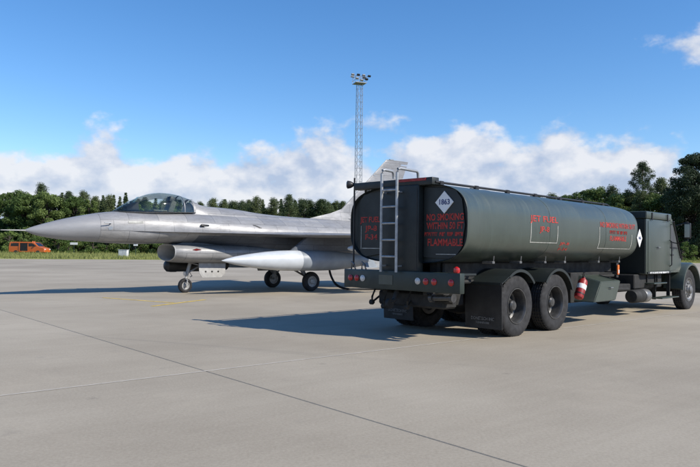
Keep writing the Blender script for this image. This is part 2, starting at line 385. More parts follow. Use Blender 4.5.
tag(link('tall_grass', fast_mesh('tall_grass', verts, 3), 'grass_blade'), 'unmown green and yellow grass along the far apron edge', 'grass', kind='stuff')
# ------------------------------------------------------------------ trees
def leaf_quads(centres, size, outward=None, flat=0.):
    n = len(centres)
    a = np.random.normal(size=(n, 3))
    if outward is not None: a = a * .75 + outward * 1.0
    a[:, 2] += flat
    a /= np.linalg.norm(a, axis=1)[:, None] + 1e-9
    r = np.random.normal(size=(n, 3)); u = np.cross(a, r); u /= np.linalg.norm(u, axis=1)[:, None] + 1e-9; v = np.cross(a, u)
    s = size * np.random.uniform(.6, 1.35, n)[:, None]
    q_ = np.empty((n, 4, 3))
    q_[:, 0] = centres - u * s * .5; q_[:, 1] = centres - v * s * .32 + a * s * .08; q_[:, 2] = centres + u * s * .5; q_[:, 3] = centres + v * s * .32 + a * s * .08
    return q_
def finish_tree(name, trunk_bm, quads, bark, leaf):
    t = empty(name)
    obj('trunk', trunk_bm, bark, t, 60)
    link('crown', fast_mesh('crown', quads, 4), leaf, t)
    return t
def broadleaf(name, seed, leaf='leaf_broad', H=10., wd=3.3, nl=62, per=520, size=.23, low=.07):
    rs = np.random.RandomState(seed); np.random.seed(seed)
    bm = B(); tube(bm, [(0, 0, -.2), (.1, .05, H * .25), (0, .1, H * .5), (.05, 0, H * .8)], .24, 9, .05)
    C, O = [], []
    for i in range(nl):
        tz = rs.uniform(low, 1.0) ** .85; rad = wd * math.sqrt(max(.02, 1 - ((tz - .42) / .6) ** 2)) * rs.uniform(.35, .95)
        an = rs.uniform(0, 2 * math.pi); c = np.array([math.cos(an) * rad, math.sin(an) * rad, H * tz * .93])
        rr = rs.uniform(.38, .95) * (1.15 - .4 * tz) * wd / 3.0
        m_ = int(per * rr)
        d = np.random.normal(size=(m_, 3)); d /= np.linalg.norm(d, axis=1)[:, None]
        k = np.random.uniform(.3, 1.3, m_)[:, None] ** .7
        C.append(c + d * k * rr * np.array([1, 1, .8])); O.append(d)
        zt = H * min(.7, tz * .7); tube(bm, [(0, .05, zt), tuple(c * .6 + np.array([0, 0, zt * .35])), tuple(c)], .07, 5, .015)
    C = np.concatenate(C); O = np.concatenate(O)
    return finish_tree(name, bm, leaf_quads(C, size, O), 'bark', leaf)
def spruce(name, seed, H=12., wd=2.1, leaf='leaf_spruce'):
    rs = np.random.RandomState(seed); np.random.seed(seed)
    bm = B(); tube(bm, [(0, 0, -.2), (0, 0, H * .5), (0, 0, H * .99)], .2, 8, .02)
    C, O = [], []
    z = H * .06
    while z < H * .985:
        f = 1 - z / H; L = wd * (f ** .9) * rs.uniform(.9, 1.06) + .10
        nb_ = rs.randint(9, 12)
        for k in range(nb_):
            an = rs.uniform(0, 2 * math.pi); l = L * rs.uniform(.7, 1.15)
            m_ = int(14 + 46 * l); s = np.random.uniform(.08, 1, m_)
            dx, dy = math.cos(an), math.sin(an)
            p = np.stack([dx * s * l, dy * s * l, z + .25 * l * s * (.6 - s) - .25 * s * l * .5], 1)
            p += np.random.normal(size=(m_, 3)) * np.array([.13, .13, .09]) * (.5 + l * .4)
            C.append(p); O.append(np.tile([dx * .4, dy * .4, .6], (m_, 1)))
            if l > .5: tube(bm, [(0, 0, z), (dx * l * .9, dy * l * .9, z - .05 * l)], .03, 4, .008)
        z += rs.uniform(.22, .36) * (H / 12)
    C = np.concatenate(C); O = np.concatenate(O)
    return finish_tree(name, bm, leaf_quads(C, .21, O), 'bark', leaf)
def pine(name, seed, H=14., bare=.5, wd=2.6, nl=26, leaf='leaf_pine', per=330):
    rs = np.random.RandomState(seed); np.random.seed(seed)
    bm = B(); tube(bm, [(0, 0, -.2), (.12, 0, H * .4), (-.05, .1, H * .7), (0, 0, H * .96)], .23, 9, .05)
    C, O = [], []
    for i in range(nl):
        tz = bare + (1 - bare) * (i + rs.uniform(0, 1)) / nl
        f = 1 - (tz - bare) / (1 - bare); rad = wd * (.25 + .75 * f ** .6) * rs.uniform(.3, 1.05) if tz < .95 else .15
        an = i * 2.4 + rs.uniform(-.5, .5); c = np.array([math.cos(an) * rad, math.sin(an) * rad, H * tz - .1])
        rr = rs.uniform(.5, 1.05)
        m_ = int(per * rr); d = np.random.normal(size=(m_, 3)); d /= np.linalg.norm(d, axis=1)[:, None]
        C.append(c + d * (np.random.uniform(.3, 1.05, m_)[:, None]) * rr * np.array([1.1, 1.1, .72])); O.append(d * .6 + np.array([0, 0, .5]))
        tube(bm, [(0, .03, H * tz - .35), tuple(c * np.array([.6, .6, 1]) - np.array([0, 0, .15])), tuple(c)], .055, 5, .012)
    C = np.concatenate(C); O = np.concatenate(O)
    return finish_tree(name, bm, leaf_quads(C, .19, O), 'bark_pine', leaf)
PROTO = {}
def plant(kind, x, y, h, label, group, cat='tree', name=None, wid=1.):
    mk_, ref = KINDS_[kind]
    rz = random.uniform(0, 6.28)
    s = h / ref; sx = s * random.uniform(.88, 1.15) * wid
    if kind not in PROTO:
        r = mk_(); PROTO[kind] = r
    else:
        r = smart_copy(PROTO[kind], (0, 0, 0), 0)
    r.location = (x, y, field_z(x, y) - .05); r.rotation_euler = (0, 0, rz); r.scale = (sx, sx, s)
    tag(r, label, cat, group); return r
KINDS_ = {
    'b0': (lambda: broadleaf('broadleaf_tree', 1), 10.3), 'b1': (lambda: broadleaf('broadleaf_tree', 2, wd=2.7, nl=52), 10.3),
    'b2': (lambda: broadleaf('broadleaf_tree', 3, wd=3.6, nl=70, per=460), 10.3),
    's0': (lambda: spruce('spruce_tree', 4), 12.), 's1': (lambda: spruce('spruce_tree', 5, wd=1.7), 12.), 's2': (lambda: spruce('spruce_tree', 6, wd=2.5), 12.),
    'p0': (lambda: pine('pine_tree', 7, nl=40, wd=2.3), 14.), 'p1': (lambda: pine('pine_tree', 8, bare=.28, wd=2.6, nl=52), 14.),
    'big': (lambda: broadleaf('large_pine_tree', 9, 'leaf_dark', 20., 5.4, 190, 430, .24, .04), 20.6),
    'lone': (lambda: pine('lone_pine_tree', 10, 19.5, .55, 3.7, 64, 'leaf_pine', 340), 19.6),
    'k0': (lambda: broadleaf('bush', 11, 'leaf_bush', 2.6, 1.6, 18, 380, .15, .05), 2.7), 'k1': (lambda: broadleaf('bush', 12, 'leaf_broad', 3.4, 2.0, 22, 380, .17, .05), 3.5),
}
LEFT = [(-65.4, 122, 11.5), (-61.4, 120, 11.5), (-62.4, 126, 12.2), (-57.2, 118, 11.0), (-57.9, 122, 11.4), (-59.2, 128, 13.0), (-52.9, 117, 11.2), (-54.7, 124, 11.5), (-51.7, 120, 10.9), (-53.0, 126, 11.4), (-49.6, 121, 10.9), (-50.0, 125, 11.4), (-46.7, 120, 10.4), (-48.8, 128, 10.7), (-45.8, 124, 10.8), (-43.6, 121, 10.4), (-44.9, 127, 11.2), (-42.0, 122, 10.5), (-42.3, 126, 11.6), (-38.8, 120, 10.4), (-38.4, 125, 10.4), (-37.8, 130, 10.8), (-34.9, 128, 10.5), (-33.6, 132, 10.8)]
LK = 'b0 b1 b0 b2 b1 p1 b0 b1 s0 p0 b2 p1 b1 p0 s0 p1 s1 s0 s1 b1 p0 s0 p1 s1'.split()
LL = {'b': 'leafy broadleaf tree in the wood behind the orange van and the jet nose', 's': 'pointed spruce in the wood behind the jet canopy and nose',
      'p': 'bare-stemmed pine in the wood behind the jet nose'}
for (x, y, h), k in zip(LEFT, LK): plant(k, x, y, h, LL[k[0]], 'trees behind the jet nose')
MID = [(-43.1, 180, 13.7), (-42.7, 190, 14.1), (-34.7, 170, 13.6), (-34.0, 180, 13.8), (-33.3, 190, 14.3), (-30.0, 185, 14.2), (-30.3, 200, 15.6), (-26.8, 190, 15.8), (-25.5, 195, 15.7), (-22.0, 190, 15.4), (-20.7, 200, 16.3), (-17.0, 185, 16.1), (-16.1, 195, 15.7), (-14.9, 200, 16.0), (-12.9, 190, 15.1), (-12.1, 200, 15.8), (-9.1, 195, 15.3), (-6.9, 205, 15.7), (-4.0, 200, 15.6), (-2.2, 195, 15.2), (-0.1, 200, 15.4)]
ML = {'s': 'far spruce in the wood seen over the jet spine', 'p': 'far pine in the wood seen over the jet spine'}
rr_ = random.Random(3)
for x, y, h in MID:
    k = rr_.choice(['s0', 'p1', 's2', 'p0', 'p1']); plant(k, x, y, h, ML[k[0]], 'far trees over the jet spine')
for i in range(80):
    x = -60 + i * .86 + rr_.uniform(-.6, .6); y = 192 + rr_.uniform(-4, 26)
    k = rr_.choice(['s0', 's2', 'p1', 'p0', 'p1']); plant(k, x, y, rr_.uniform(10.8, 15.4), ML[k[0]], 'far trees over the jet spine', wid=1.5)
for i in range(30):
    x = -80 + i * 1.75 + rr_.uniform(-.8, .8); y = 133 + rr_.uniform(0, 14); k = rr_.choice(['b0', 'b1', 's0', 's2', 'p1'])
    plant(k, x, y, rr_.uniform(9.6, 11.4), LL[k[0]], 'trees behind the jet nose', wid=1.25)
RIGHT = [(45.2, 150, 14.3, 'p1'), (47.0, 148, 14.8, 'b1'), (48.5, 146, 15.1, 'b0'), (52.2, 150, 16.4, 'b1'), (53.0, 145, 16.5, 'b0'), (57.0, 150, 16.1, 'b1'), (55.5, 142, 15.5, 'p1'), (55.6, 138, 14.7, 'b0'), (58.7, 140, 14.7, 'b2'), (57.1, 132, 13.6, 'p1'), (61.3, 136, 14.8, 'b1'), (60.5, 130, 13.8, 'b0'), (62.3, 128, 14.6, 'b2'), (65.9, 142, 17.3, 'p0')]
RL = {'b': 'leafy broadleaf tree in the wood beyond the truck tank and cab', 'p': 'pine in the wood beyond the truck tank and cab'}
for x, y, h, k in RIGHT: plant(k, x, y, h, RL[k[0]], 'trees beyond the truck')
for i in range(16):
    x = 3 + i * 2.6 + rr_.uniform(-1, 1); y = 160 - i * .6 + rr_.uniform(-6, 12); k = rr_.choice(['s0', 's2', 'p1', 'b1'])
    plant(k, x, y, rr_.uniform(12, 13.8), {'s': 'spruce low behind the truck tank', 'p': 'pine low behind the truck tank', 'b': 'broadleaf low behind the truck tank'}[k[0]], 'trees hidden by the tank')
plant('lone', 59.3, 136, 19.8, 'tall lone pine with open flat crown rising above the wood beside the cab', None)
plant('big', 62.6, 122, 21.3, 'huge dark dense evergreen towering over the truck cab', None)
plant('big', 68.6, 126, 20.6, 'dark dense evergreen past the huge one beside the cab mirror', None)
for i in range(90):      # undergrowth at the wood's foot
    x = rr_.uniform(-70, -28); y = 108 + rr_.uniform(0, 9); k = rr_.choice(['k0', 'k1'])
    plant(k, x, y, rr_.uniform(1.8, 4.2), 'rounded green bush at the foot of the wood behind the van', 'bushes behind the van', 'bush')
for i in range(44):
    x = rr_.uniform(30, 76); y = edge_y(x) + rr_.uniform(7, 14); k = rr_.choice(['k0', 'k1'])
    plant(k, x, y, rr_.uniform(2.2, 4.6), 'green bush at the foot of the wood beyond the cab', 'bushes beyond the cab', 'bush')
for i in range(30):
    x = rr_.uniform(-28, 28); y = edge_y(x) + 60 + rr_.uniform(0, 14)
    plant(rr_.choice(['k0', 'k1']), x, y, rr_.uniform(2.5, 5), 'green bush below the far wood behind the jet', 'bushes behind the jet', 'bush')
# ------------------------------------------------------------------ floodlight mast
ms = empty('floodlight_mast', (1.35, 118, .5), R(20), 'tall slim lattice floodlight mast rising behind the tanker', 'mast')
H_ = 30.6; hw0, hw1 = .55, .42
def mw(z): return hw0 + (hw1 - hw0) * z / H_
cor = [(-1, -1), (1, -1), (1, 1), (-1, 1)]
for sx, sy in cor:
    bm = B(); tube(bm, [(sx * hw0, sy * hw0, -.5), (sx * hw1, sy * hw1, H_)], .045, 6); obj('mast_leg', bm, 'galv', ms)
for i in range(26):
    z0 = i * H_ / 26; z1 = (i + 1) * H_ / 26; a, b = mw(z0), mw(z1); bm = B()
    for k in range(4):
        c0, c1 = cor[k], cor[(k + 1) % 4]
        tube(bm, [(c0[0] * a, c0[1] * a, z0), (c1[0] * b, c1[1] * b, z1)], .02, 4)
        tube(bm, [(c0[0] * b, c0[1] * b, z1), (c1[0] * b, c1[1] * b, z1)], .02, 4)
    obj('lattice_bay', bm, 'galv', ms)
bm = B(); box(bm, -1., 1., -1., 1., H_ - .3, H_ - .22); 
for sx, sy in cor: tube(bm, [(sx, sy, H_ - .3), (sx, sy, H_ + .75)], .03, 5)
for z in (H_ + .25, H_ + .75):
    for k in range(4): tube(bm, [(cor[k][0], cor[k][1], z), (cor[(k + 1) % 4][0], cor[(k + 1) % 4][1], z)], .028, 5)
obj('platform', bm, 'galv', ms)
bm = B()
for k in (0, 1): tube(bm, [(-1.6, -.6 + 1.2 * k, H_ + .95), (1.6, -.6 + 1.2 * k, H_ + .95)], .04, 5); tube(bm, [(0, -.6 + 1.2 * k, H_ - .2), (0, -.6 + 1.2 * k, H_ + .95)], .04, 5)
obj('lamp_bar', bm, 'galv', ms)
for i, (x, y, z) in enumerate([(-1.55, -.7, 1.05), (-.5, -.7, 1.1), (.5, -.7, 1.1), (1.55, -.7, 1.05), (-1.1, .7, 1.05), (1.1, .7, 1.05), (-.9, -1.1, .35), (.9, -1.1, .35), (0, -1.1, .1)]):
    bm = B(); box(bm, -.27, .27, -.13, .13, -.16, .16, .03, 1, Matrix.Translation((x, y, H_ + z)) @ Matrix.Rotation(R(50), 4, 'X'))
    obj('floodlight', bm, 'black_metal' if i % 2 else 'galv', ms)
# ------------------------------------------------------------------ orange van and verge furniture
van = empty('orange_van', (-45.8, 96, field_z(-45.8, 96)), R(-3), 'orange van with its side door open parked in the grass before the wood', 'van')
prof = [(-2.6, .35), (-2.62, 1.2), (-2.5, 1.88), (-2.35, 1.95), (.75, 1.95), (1.1, 1.86), (1.75, 1.22), (2.5, 1.0), (2.62, .8), (2.62, .38), (2.3, .32), (-2.4, .32)]
bm = B()
def vring(y, ins): return [(px_ * (1 - ins * .02), y, 1.1 + (pz - 1.1) * (1 - ins * .09)) for px_, pz in prof]
loft(bm, [vring(-.95, 1), vring(-.88, 0), vring(.88, 0), vring(.95, 1)]); obj('body', bm, 'orange_paint', van, 30)
van.scale = (1, .95, .90)
for nm, poly, mt in (('side_window', [(-2.3, 1.28), (-2.25, 1.72), (-1.05, 1.74), (-1.05, 1.28)], 'dark_glass'), ('open_doorway', [(-.95, .55), (-.95, 1.78), (.15, 1.78), (.15, .55)], 'black_metal'), ('front_window', [(.3, 1.25), (.3, 1.72), (.95, 1.7), (1.4, 1.27)], 'dark_glass')):
    for s in (-1, 1):
        if nm == 'open_doorway' and s == 1: continue
        bm = B(); prism(bm, [(a, b) for a, b in poly], 1, s * .93, s * .965); obj(nm, bm, mt, van, 0)
bm = B(); loft(bm, [[(1.72, y, 1.29), (1.12, y, 1.84), (1.09, y, 1.80), (1.66, y, 1.26)] for y in (-.78, .78)]); obj('windscreen', bm, 'dark_glass', van, 0)
bm = B(); box(bm, -1.9, .9, -1.0, -.97, 1.80, 1.85, .01, 1); box(bm, -1.1, -.95, -1.02, -.975, .5, 1.8, .01, 1); obj('sliding_door_rail', bm, 'orange_paint', van)
for x in (-1.55, 1.65):
    for y in (-.86, .86):
        s = 1 if y > 0 else -1
        wl = empty('wheel', (x, y, .33)); wl.parent = van
        bm = B(); lathe(bm, [(.2, -.1), (.30, -.1), (.335, -.06), (.335, .06), (.30, .1), (.2, .1)], (0, 0, 0), (0, s, 0), 20); obj('tyre', bm, 'rubber', wl)
        bm = B(); lathe(bm, [(.06, .07), (.2, .105), (.2, .02)], (0, 0, 0), (0, s, 0), 16); obj('rim', bm, 'steel', wl)
for y in (-.7, .7):
    bm = B(); box(bm, 2.50, 2.64, y - .18, y + .18, .72, .9, .03, 2); obj('headlight', bm, 'white_lens', van)
for y in (-.84, .84):
    bm = B(); box(bm, -2.64, -2.58, y - .06, y + .06, .9, 1.3, .02, 1); obj('tail_light', bm, 'red_lens', van)
    bm = B(); box(bm, 1.15, 1.3, y * 1.28 - .1, y * 1.28 + .1, 1.28, 1.52, .03, 1); obj('wing_mirror', bm, 'black_metal', van)
for y in (-.25, .25):
    bm = B(); lathe(bm, [(.09, 0), (.09, .07), (.05, .14), (.01, .15)], (.55, y, 1.94), (0, 0, 1), 12); obj('roof_beacon', bm, 'orange_lens', van)
def post_sign(name, x, y, wd, z0, z1, label, mtl, postm='post_green', top=None):
    e = empty(name, (x, y, field_z(x, y)), R(-6), label, 'sign')
    bm = B(); tube(bm, [(0, 0, -.3), (0, 0, top or z1)], .035, 8); obj('post', bm, postm, e)
    bm = B(); box(bm, -wd / 2, wd / 2, -.08, -.05, z0, z1, .008, 1); obj('panel', bm, mtl, e)
    return e
post_sign('white_sign', -40.3, 98, 1.15, 1.45, 1.78, 'small blank white sign board on a post beneath the jet radome', 'white_paint')
post_sign('green_post', -27.6, 84, .12, 1.2, 1.5, 'dark green post beside the white cabinet in the grass', 'post_green', 'post_green', 2.2)
ps = post_sign('blue_white_sign', -26.9, 84.3, .55, 1.45, 1.95, 'small blue and white sign next to the green post', 'white_paint')
bm = B(); box(bm, -.2, .12, -.095, -.083, 1.68, 1.92); obj('blue_field', bm, 'blue_print', ps, 0)
cb = empty('utility_cabinet', (-27.65, 82, field_z(-27.6, 82)), R(-8), 'low white utility cabinet standing in the grass beneath the jet', 'cabinet')
bm = B(); box(bm, -.55, .55, -.25, .25, .08, .92, .02, 2); obj('body', bm, 'cabinet_grey', cb)
bm = B(); box(bm, -.6, .6, -.3, .3, .922, .98, .015, 1); obj('lid', bm, 'cabinet_grey', cb)
for s in (-1, 1):
    bm = B(); box(bm, s * .27 - .25, s * .27 + .25, -.27, -.252, .14, .88, .006, 1); obj('door', bm, 'cabinet_grey', cb)
bm = B(); box(bm, -.5, .5, -.2, .2, -.2, .078); obj('plinth', bm, 'galv', cb)
#PART2
# ------------------------------------------------------------------ fuel truck (x forward from the rear axle, y left, z up)
truck = empty('fuel_truck', (1.941, 12.004, 0), R(45.354), 'dark olive airfield fuel tanker truck with red stencilled warnings and rear ladder', 'fuel truck')
TZ, THZ, THW, TN = 1.835, .635, 1.235, 3.3
def tsec(k=1., n=72, dz=0.):
    pts = []
    for i in range(n):
        a = 2 * math.pi * i / n; c, s = math.cos(a), math.sin(a)
        e = 2 / TN
        # blend superellipse with even spacing
        pts.append((math.copysign(abs(c) ** e, c) * THW * k, TZ + math.copysign(abs(s) ** e, s) * THZ * k + dz))
    return pts
def tank_y(z):
    return THW * max(0, 1 - abs((z - TZ) / THZ) ** TN) ** (1 / TN)
def tring(x, k): return [(x, y, z) for y, z in tsec(k)]
bm = B()
loft(bm, [tring(-1.50, 1.0), tring(-1.49, 1.002), tring(-1.42, 1.002), tring(-1.415, 1.0)] + [tring(-1.415 + (4.80 + 1.415) * i / 12, 1.) for i in range(1, 13)] +
     [tring(4.98, .985), tring(5.12, .94), tring(5.20, .87), tring(5.25, .75), tring(5.27, .5)], False, True)
obj('tank', bm, 'olive_paint', truck, 28)
bm = B(); loft(bm, [tring(-1.5005, .999), tring(-1.475, .985), tring(-1.44, .975), tring(-1.43, .90), tring(-1.45, .4)], False, True); obj('rear_head', bm, 'olive_dark', truck, 40)  # same tank, darker colour: shade of the rear face painted in
for x in (1.05, 3.35):     # weld bands round the shell
    bm = B(); loft(bm, [tring(x - .02, 1.0005), tring(x - .018, 1.003), tring(x + .018, 1.003), tring(x + .02, 1.0005)], False, False); obj('weld_band', bm, 'olive_paint', truck, 40)
# rear centre housing behind the ladder
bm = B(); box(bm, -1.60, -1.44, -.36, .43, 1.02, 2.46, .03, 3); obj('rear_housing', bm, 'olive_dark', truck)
bm = B(); box(bm, -1.606, -1.602, .06, .09, 1.1, 2.40); box(bm, -1.606, -1.602, -.345, -.335, 1.1, 2.4); obj('housing_seam', bm, 'black_metal', truck, 0)
# cross beam and roll-over rails
bm = B(); box(bm, -1.58, -1.40, -.62, 1.10, 2.44, 2.56, .012, 2); obj('cross_beam', bm, 'olive_dark', truck)
bm = B(); box(bm, -1.592, -1.583, -.5, .12, 2.51, 2.553); obj('red_edge_strip', bm, 'red_paint', truck, 0)
for y, x1 in ((-.62, 4.75), (.98, 4.75)):
    rl = empty('rollover_rail', (0, 0, 0)); rl.parent = truck
    bm = B(); tube(bm, [(-1.5, y, 2.485)] + [(x, y, 2.485) for x in np.linspace(-1.2, x1, 8)] + [(x1 + .25, y, 2.42)], .02, 8); obj('pipe', bm, 'black_metal', rl)
    for x in np.arange(-1.35, x1, .98):
        bm = B(); box(bm, x - .05, x + .05, y - .03, y + .03, 2.40, 2.51, .01, 1); obj('bracket', bm, 'black_metal', rl)
for x in (.6, 2.8):
    mh = empty('manhole', (x, .1, 2.44)); mh.parent = truck
    bm = B(); lathe(bm, [(.3, -.02), (.3, .05), (.32, .05), (.32, .08), (.28, .09), (.05, .1)], (0, 0, 0), (0, 0, 1), 28); obj('lid', bm, 'olive_paint', mh)
    bm = B(); tube(bm, [(-.1, 0, .08), (-.1, 0, .13), (.1, 0, .13), (.1, 0, .08)], .012, 6); obj('handle', bm, 'black_metal', mh)
# ladder
ld = empty('ladder', (0, 0, 0)); ld.parent = truck
for y, reach in ((.31, .26), (-.02, .50)):
    bm = B(); tube(bm, [(-1.72, y, 1.05), (-1.72, y, 2.66), (-1.70, y, 2.715), (-1.65, y, 2.73), (-1.72 + reach, y, 2.72), (-1.69 + reach, y, 2.69), (-1.68 + reach, y, 2.60)], .024, 10); obj('side_rail', bm, 'alu_ladder', ld)
for i in range(5):
    z = 1.30 + i * .27
    bm = B(); tube(bm, [(-1.72, .31, z), (-1.72, -.02, z)], .018, 8); obj('rung', bm, 'alu_ladder', ld)
for z in (1.15, 2.35):
    bm = B(); box(bm, -1.72, -1.59, .295, .325, z - .012, z + .012); box(bm, -1.72, -1.59, -.035, -.005, z - .012, z + .012); obj('standoff', bm, 'alu_ladder', ld)
# lamp on pole at the far end of the beam
lp = empty('work_lamp', (0, 0, 0)); lp.parent = truck
bm = B(); tube(bm, [(-1.52, 1.13, 1.10), (-1.52, 1.13, 2.66)], .016, 8); obj('pole', bm, 'black_metal', lp)
bm = B(); lathe(bm, [(.02, 0), (.04, .02), (.062, .06), (.07, .10), (.07, .12), (.02, .125)], (-1.50, 1.16, 2.545), (-.6, .75, 0), 18); obj('lamp_head', bm, 'black_metal', lp)
bm = B(); lathe(bm, [(.062, .126), (.05, .134), (.01, .138)], (-1.50, 1.16, 2.545), (-.6, .75, 0), 18); obj('lens', bm, 'white_lens', lp)
# bumper with lights
bp = empty('rear_bumper', (0, 0, 0)); bp.parent = truck
bm = B(); box(bm, -1.66, -1.54, -1.22, 1.22, .76, 1.07, .012, 2); obj('beam', bm, 'olive_mid', bp)
bm = B(); box(bm, -1.54, -1.2, -1.2, 1.2, 1.03, 1.062, .005, 1); obj('deck', bm, 'olive_dark', bp)
bm = B(); box(bm, -1.667, -1.662, .10, .40, .84, 1.0, .002, 1); obj('number_plate_holder', bm, 'olive_paint', bp)
def lamp(y, z, r, mtl, nm='tail_light', x=-1.66):
    bm = B(); lathe(bm, [(r * 1.18, 0), (r * 1.18, .012), (r, .014), (r * .8, .03), (r * .3, .038), (.002, .04)], (x, y, z), (-1, 0, 0), 20); obj(nm, bm, mtl, bp)
for y, mt_ in ((1.06, 'red_lens'), (.91, 'red_lens'), (.77, 'white_lens'), (-.42, 'white_lens'), (-.58, 'red_lens'), (-.74, 'red_lens'), (-1.06, 'red_lens')):
    lamp(y, .925, .044, mt_, 'reversing_light' if mt_ == 'white_lens' else 'tail_light')
bm = B(); lathe(bm, [(.03, 0), (.045, .01), (.052, .04), (.045, .08), (.018, .10), (.002, .105)], (-1.58, -1.10, 1.065), (0, 0, 1), 18); obj('marker_light', bm, 'red_lens', bp)
for y in (1.0, .75): 
    bm = B(); tube(bm, [(-1.6, y, 1.06), (-1.62, y + .02, 1.16), (-1.6, y + .1, 1.2), (-1.58, y + .12, 1.07)], .014, 6); obj('grab_loop', bm, 'steel', bp)
# chassis
for s in (-1, 1):
    bm = B(); box(bm, -1.5, 9.6, s * .43 - .04, s * .43 + .04, .70, .98, .01, 1); obj('frame_rail', bm, 'chassis_black', truck)
    bm = B(); box(bm, -1.3, 5.1, s * .45 - .10, s * .45 + .10, .985, 1.24, .03, 1); obj('tank_cradle', bm, 'chassis_black', truck)
for x in (0., 1.32, 8.35):
    bm = B(); lathe(bm, [(.06, -1.0), (.09, -.4), (.2, -.18), (.23, 0), (.2, .18), (.09, .4), (.06, 1.0)], (x, 0, .515 if x < 8 else .5), (0, 1, 0), 16); obj('axle', bm, 'chassis_black', truck)
bm = B(); box(bm, -1.35, -1.0, -.7, .7, .48, .72, .03, 1); box(bm, -.95, -.6, -.55, .5, .5, .7, .02, 1)
tube(bm, [(-1.3, -.85, .62), (-1.3, -.45, .60)], .05, 12); obj('under_frame', bm, 'chassis_black', truck)
bm = B(); tube(bm, [(-1.45, -.92, .68), (-1.45, -.55, .66)], .045, 14); tube(bm, [(-1.45, -.96, .68), (-1.45, -.90, .68)], .07, 14); tube(bm, [(-1.45, -.57, .66), (-1.45, -.51, .66)], .07, 14); obj('drain_pipe', bm, 'rim_dark', truck)
for y_, k_ in ((.62, .0), (.35, .05), (-.15, .03)):
    bm = B(); tube(bm, [(-1.5, y_, .76), (-1.56, y_ + .02, .62 - k_), (-1.50, y_ + .08, .52 - k_), (-1.36, y_ + .12, .56), (-1.2, y_ + .1, .66)], .018, 8); lathe(bm, [(.03, -.04), (.045, -.02), (.045, .03), (.02, .05)], (-1.5, y_ + .08, .52 - k_), (0, 1, 0), 10); obj('air_line', bm, 'chassis_black', truck)
bm = B(); tube(bm, [(-1.55, .1, .74), (-1.62, .1, .6), (-1.72, .1, .56)], .04, 8); lathe(bm, [(.04, -.03), (.08, -.03), (.08, .03), (.04, .03)], (-1.74, .1, .54), (0, 1, 0), 14); obj('tow_pintle', bm, 'chassis_black', truck)
for x, z in ((-.2, .58), (1.0, .58), (1.7, .6), (2.6, .62)):
    bm = B(); lathe(bm, [(.02, -.3), (.15, -.26), (.16, 0), (.15, .26), (.02, .3)], (x, .0, z + .1), (1, 0, 0), 14); obj('air_reservoir', bm, 'chassis_black', truck)
# wheels
RW = .515
def make_tyre(r=RW, w=.27):
    bm = B()
    h = w / 2
    pr = [(.29, -h * .75), (.31, -h * .92), (.38, -h), (r - .09, -h * 1.02), (r - .035, -h * .94), (r - .006, -h * .78)]
    for gx in (-.55, -.18, .18, .55):
        pr += [(r, h * (gx - .13)), (r - .014, h * (gx - .10)), (r - .014, h * (gx + .10)), (r, h * (gx + .13))]
    pr += [(a, -b) for a, b in pr[:6][::-1]]
    lathe(bm, pr, (0, 0, 0), (0, 1, 0), 56, False)
    for k in range(48):                     # tread blocks on the shoulders
        a = 2 * math.pi * k / 48
        box(bm, -.004, .004, -h * .8, h * .8, r - .02, r + .0015, 0, 1, Matrix.Rotation(a, 4, 'Y'))
    bmesh.ops.recalc_face_normals(bm, faces=bm.faces)
    me = bpy.data.meshes.new('tyre'); bm.to_mesh(me); bm.free(); me.shade_smooth(); me.set_sharp_from_angle(angle=R(32)); me.materials.append(M['rubber']); return me
def make_rim(depth, mtl, front=False):
    """outward axis is +y; depth: how far the disc sits inside the outer flange"""
    bm = B(); h = .13
    lathe(bm, [(.305, h * .7), (.300, h), (.285, h), (.272, h - .02), (.262, h - .05), (.255, h - depth + .02), (.22, h - depth), (.14, h - depth + .012), (.135, h - depth + .03), (.12, h - depth + .05), (.03, h - depth + .06)], (0, 0, 0), (0, 1, 0), 40, True, False)
    lathe(bm, [(.285, h * .9), (.27, -.1), (.20, -.1)], (0, 0, 0), (0, 1, 0), 32, False)
    lathe(bm, [(.10, h - depth + .04), (.09, h - depth + (.13 if not front else .08)), (.07, h - depth + (.15 if not front else .09)), (.01, h - depth + (.155 if not front else .092))], (0, 0, 0), (0, 1, 0), 20)
    for k in range(10):
        a = 2 * math.pi * k / 10; x, z = .168 * math.cos(a), .168 * math.sin(a)
        lathe(bm, [(.018, h - depth), (.018, h - depth + .03), (.01, h - depth + .045)], (x, 0, z), (0, 1, 0), 6)
    for k in range(5):
        a = 2 * math.pi * (k + .5) / 5; x, z = .213 * math.cos(a), .213 * math.sin(a)
        lathe(bm, [(.022, h - depth + .004), (.022, h - depth + .010)], (x, 0, z), (0, 1, 0), 10)
    bmesh.ops.recalc_face_normals(bm, faces=bm.faces)
    me = bpy.data.meshes.new('rim'); bm.to_mesh(me); bm.free(); me.shade_smooth(); me.set_sharp_from_angle(angle=R(32)); me.materials.append(M[mtl]); return me
tyre_me = make_tyre(); rim_rear = make_rim(.21, 'rim_dark'); rim_front = make_rim(.03, 'steel', True)
def wheel(x, y, side, rim):
    e = empty('wheel', (x, y, RW - .012), 0 if side > 0 else math.pi); e.parent = truck
    a = bpy.data.objects.new('tyre', tyre_me); COL.objects.link(a); a.parent = e; a.rotation_euler = (0, random.uniform(0, 6), 0)
    b = bpy.data.objects.new('rim', rim); COL.objects.link(b); b.parent = e; b.rotation_euler = (0, random.uniform(0, 6), 0)
for x in (0., 1.32):
    for s in (-1, 1):
        wheel(x, s * 1.07, s, rim_rear); wheel(x, s * .74, s, rim_rear)
for s in (-1, 1): wheel(8.35, s * 1.06, s, rim_front)
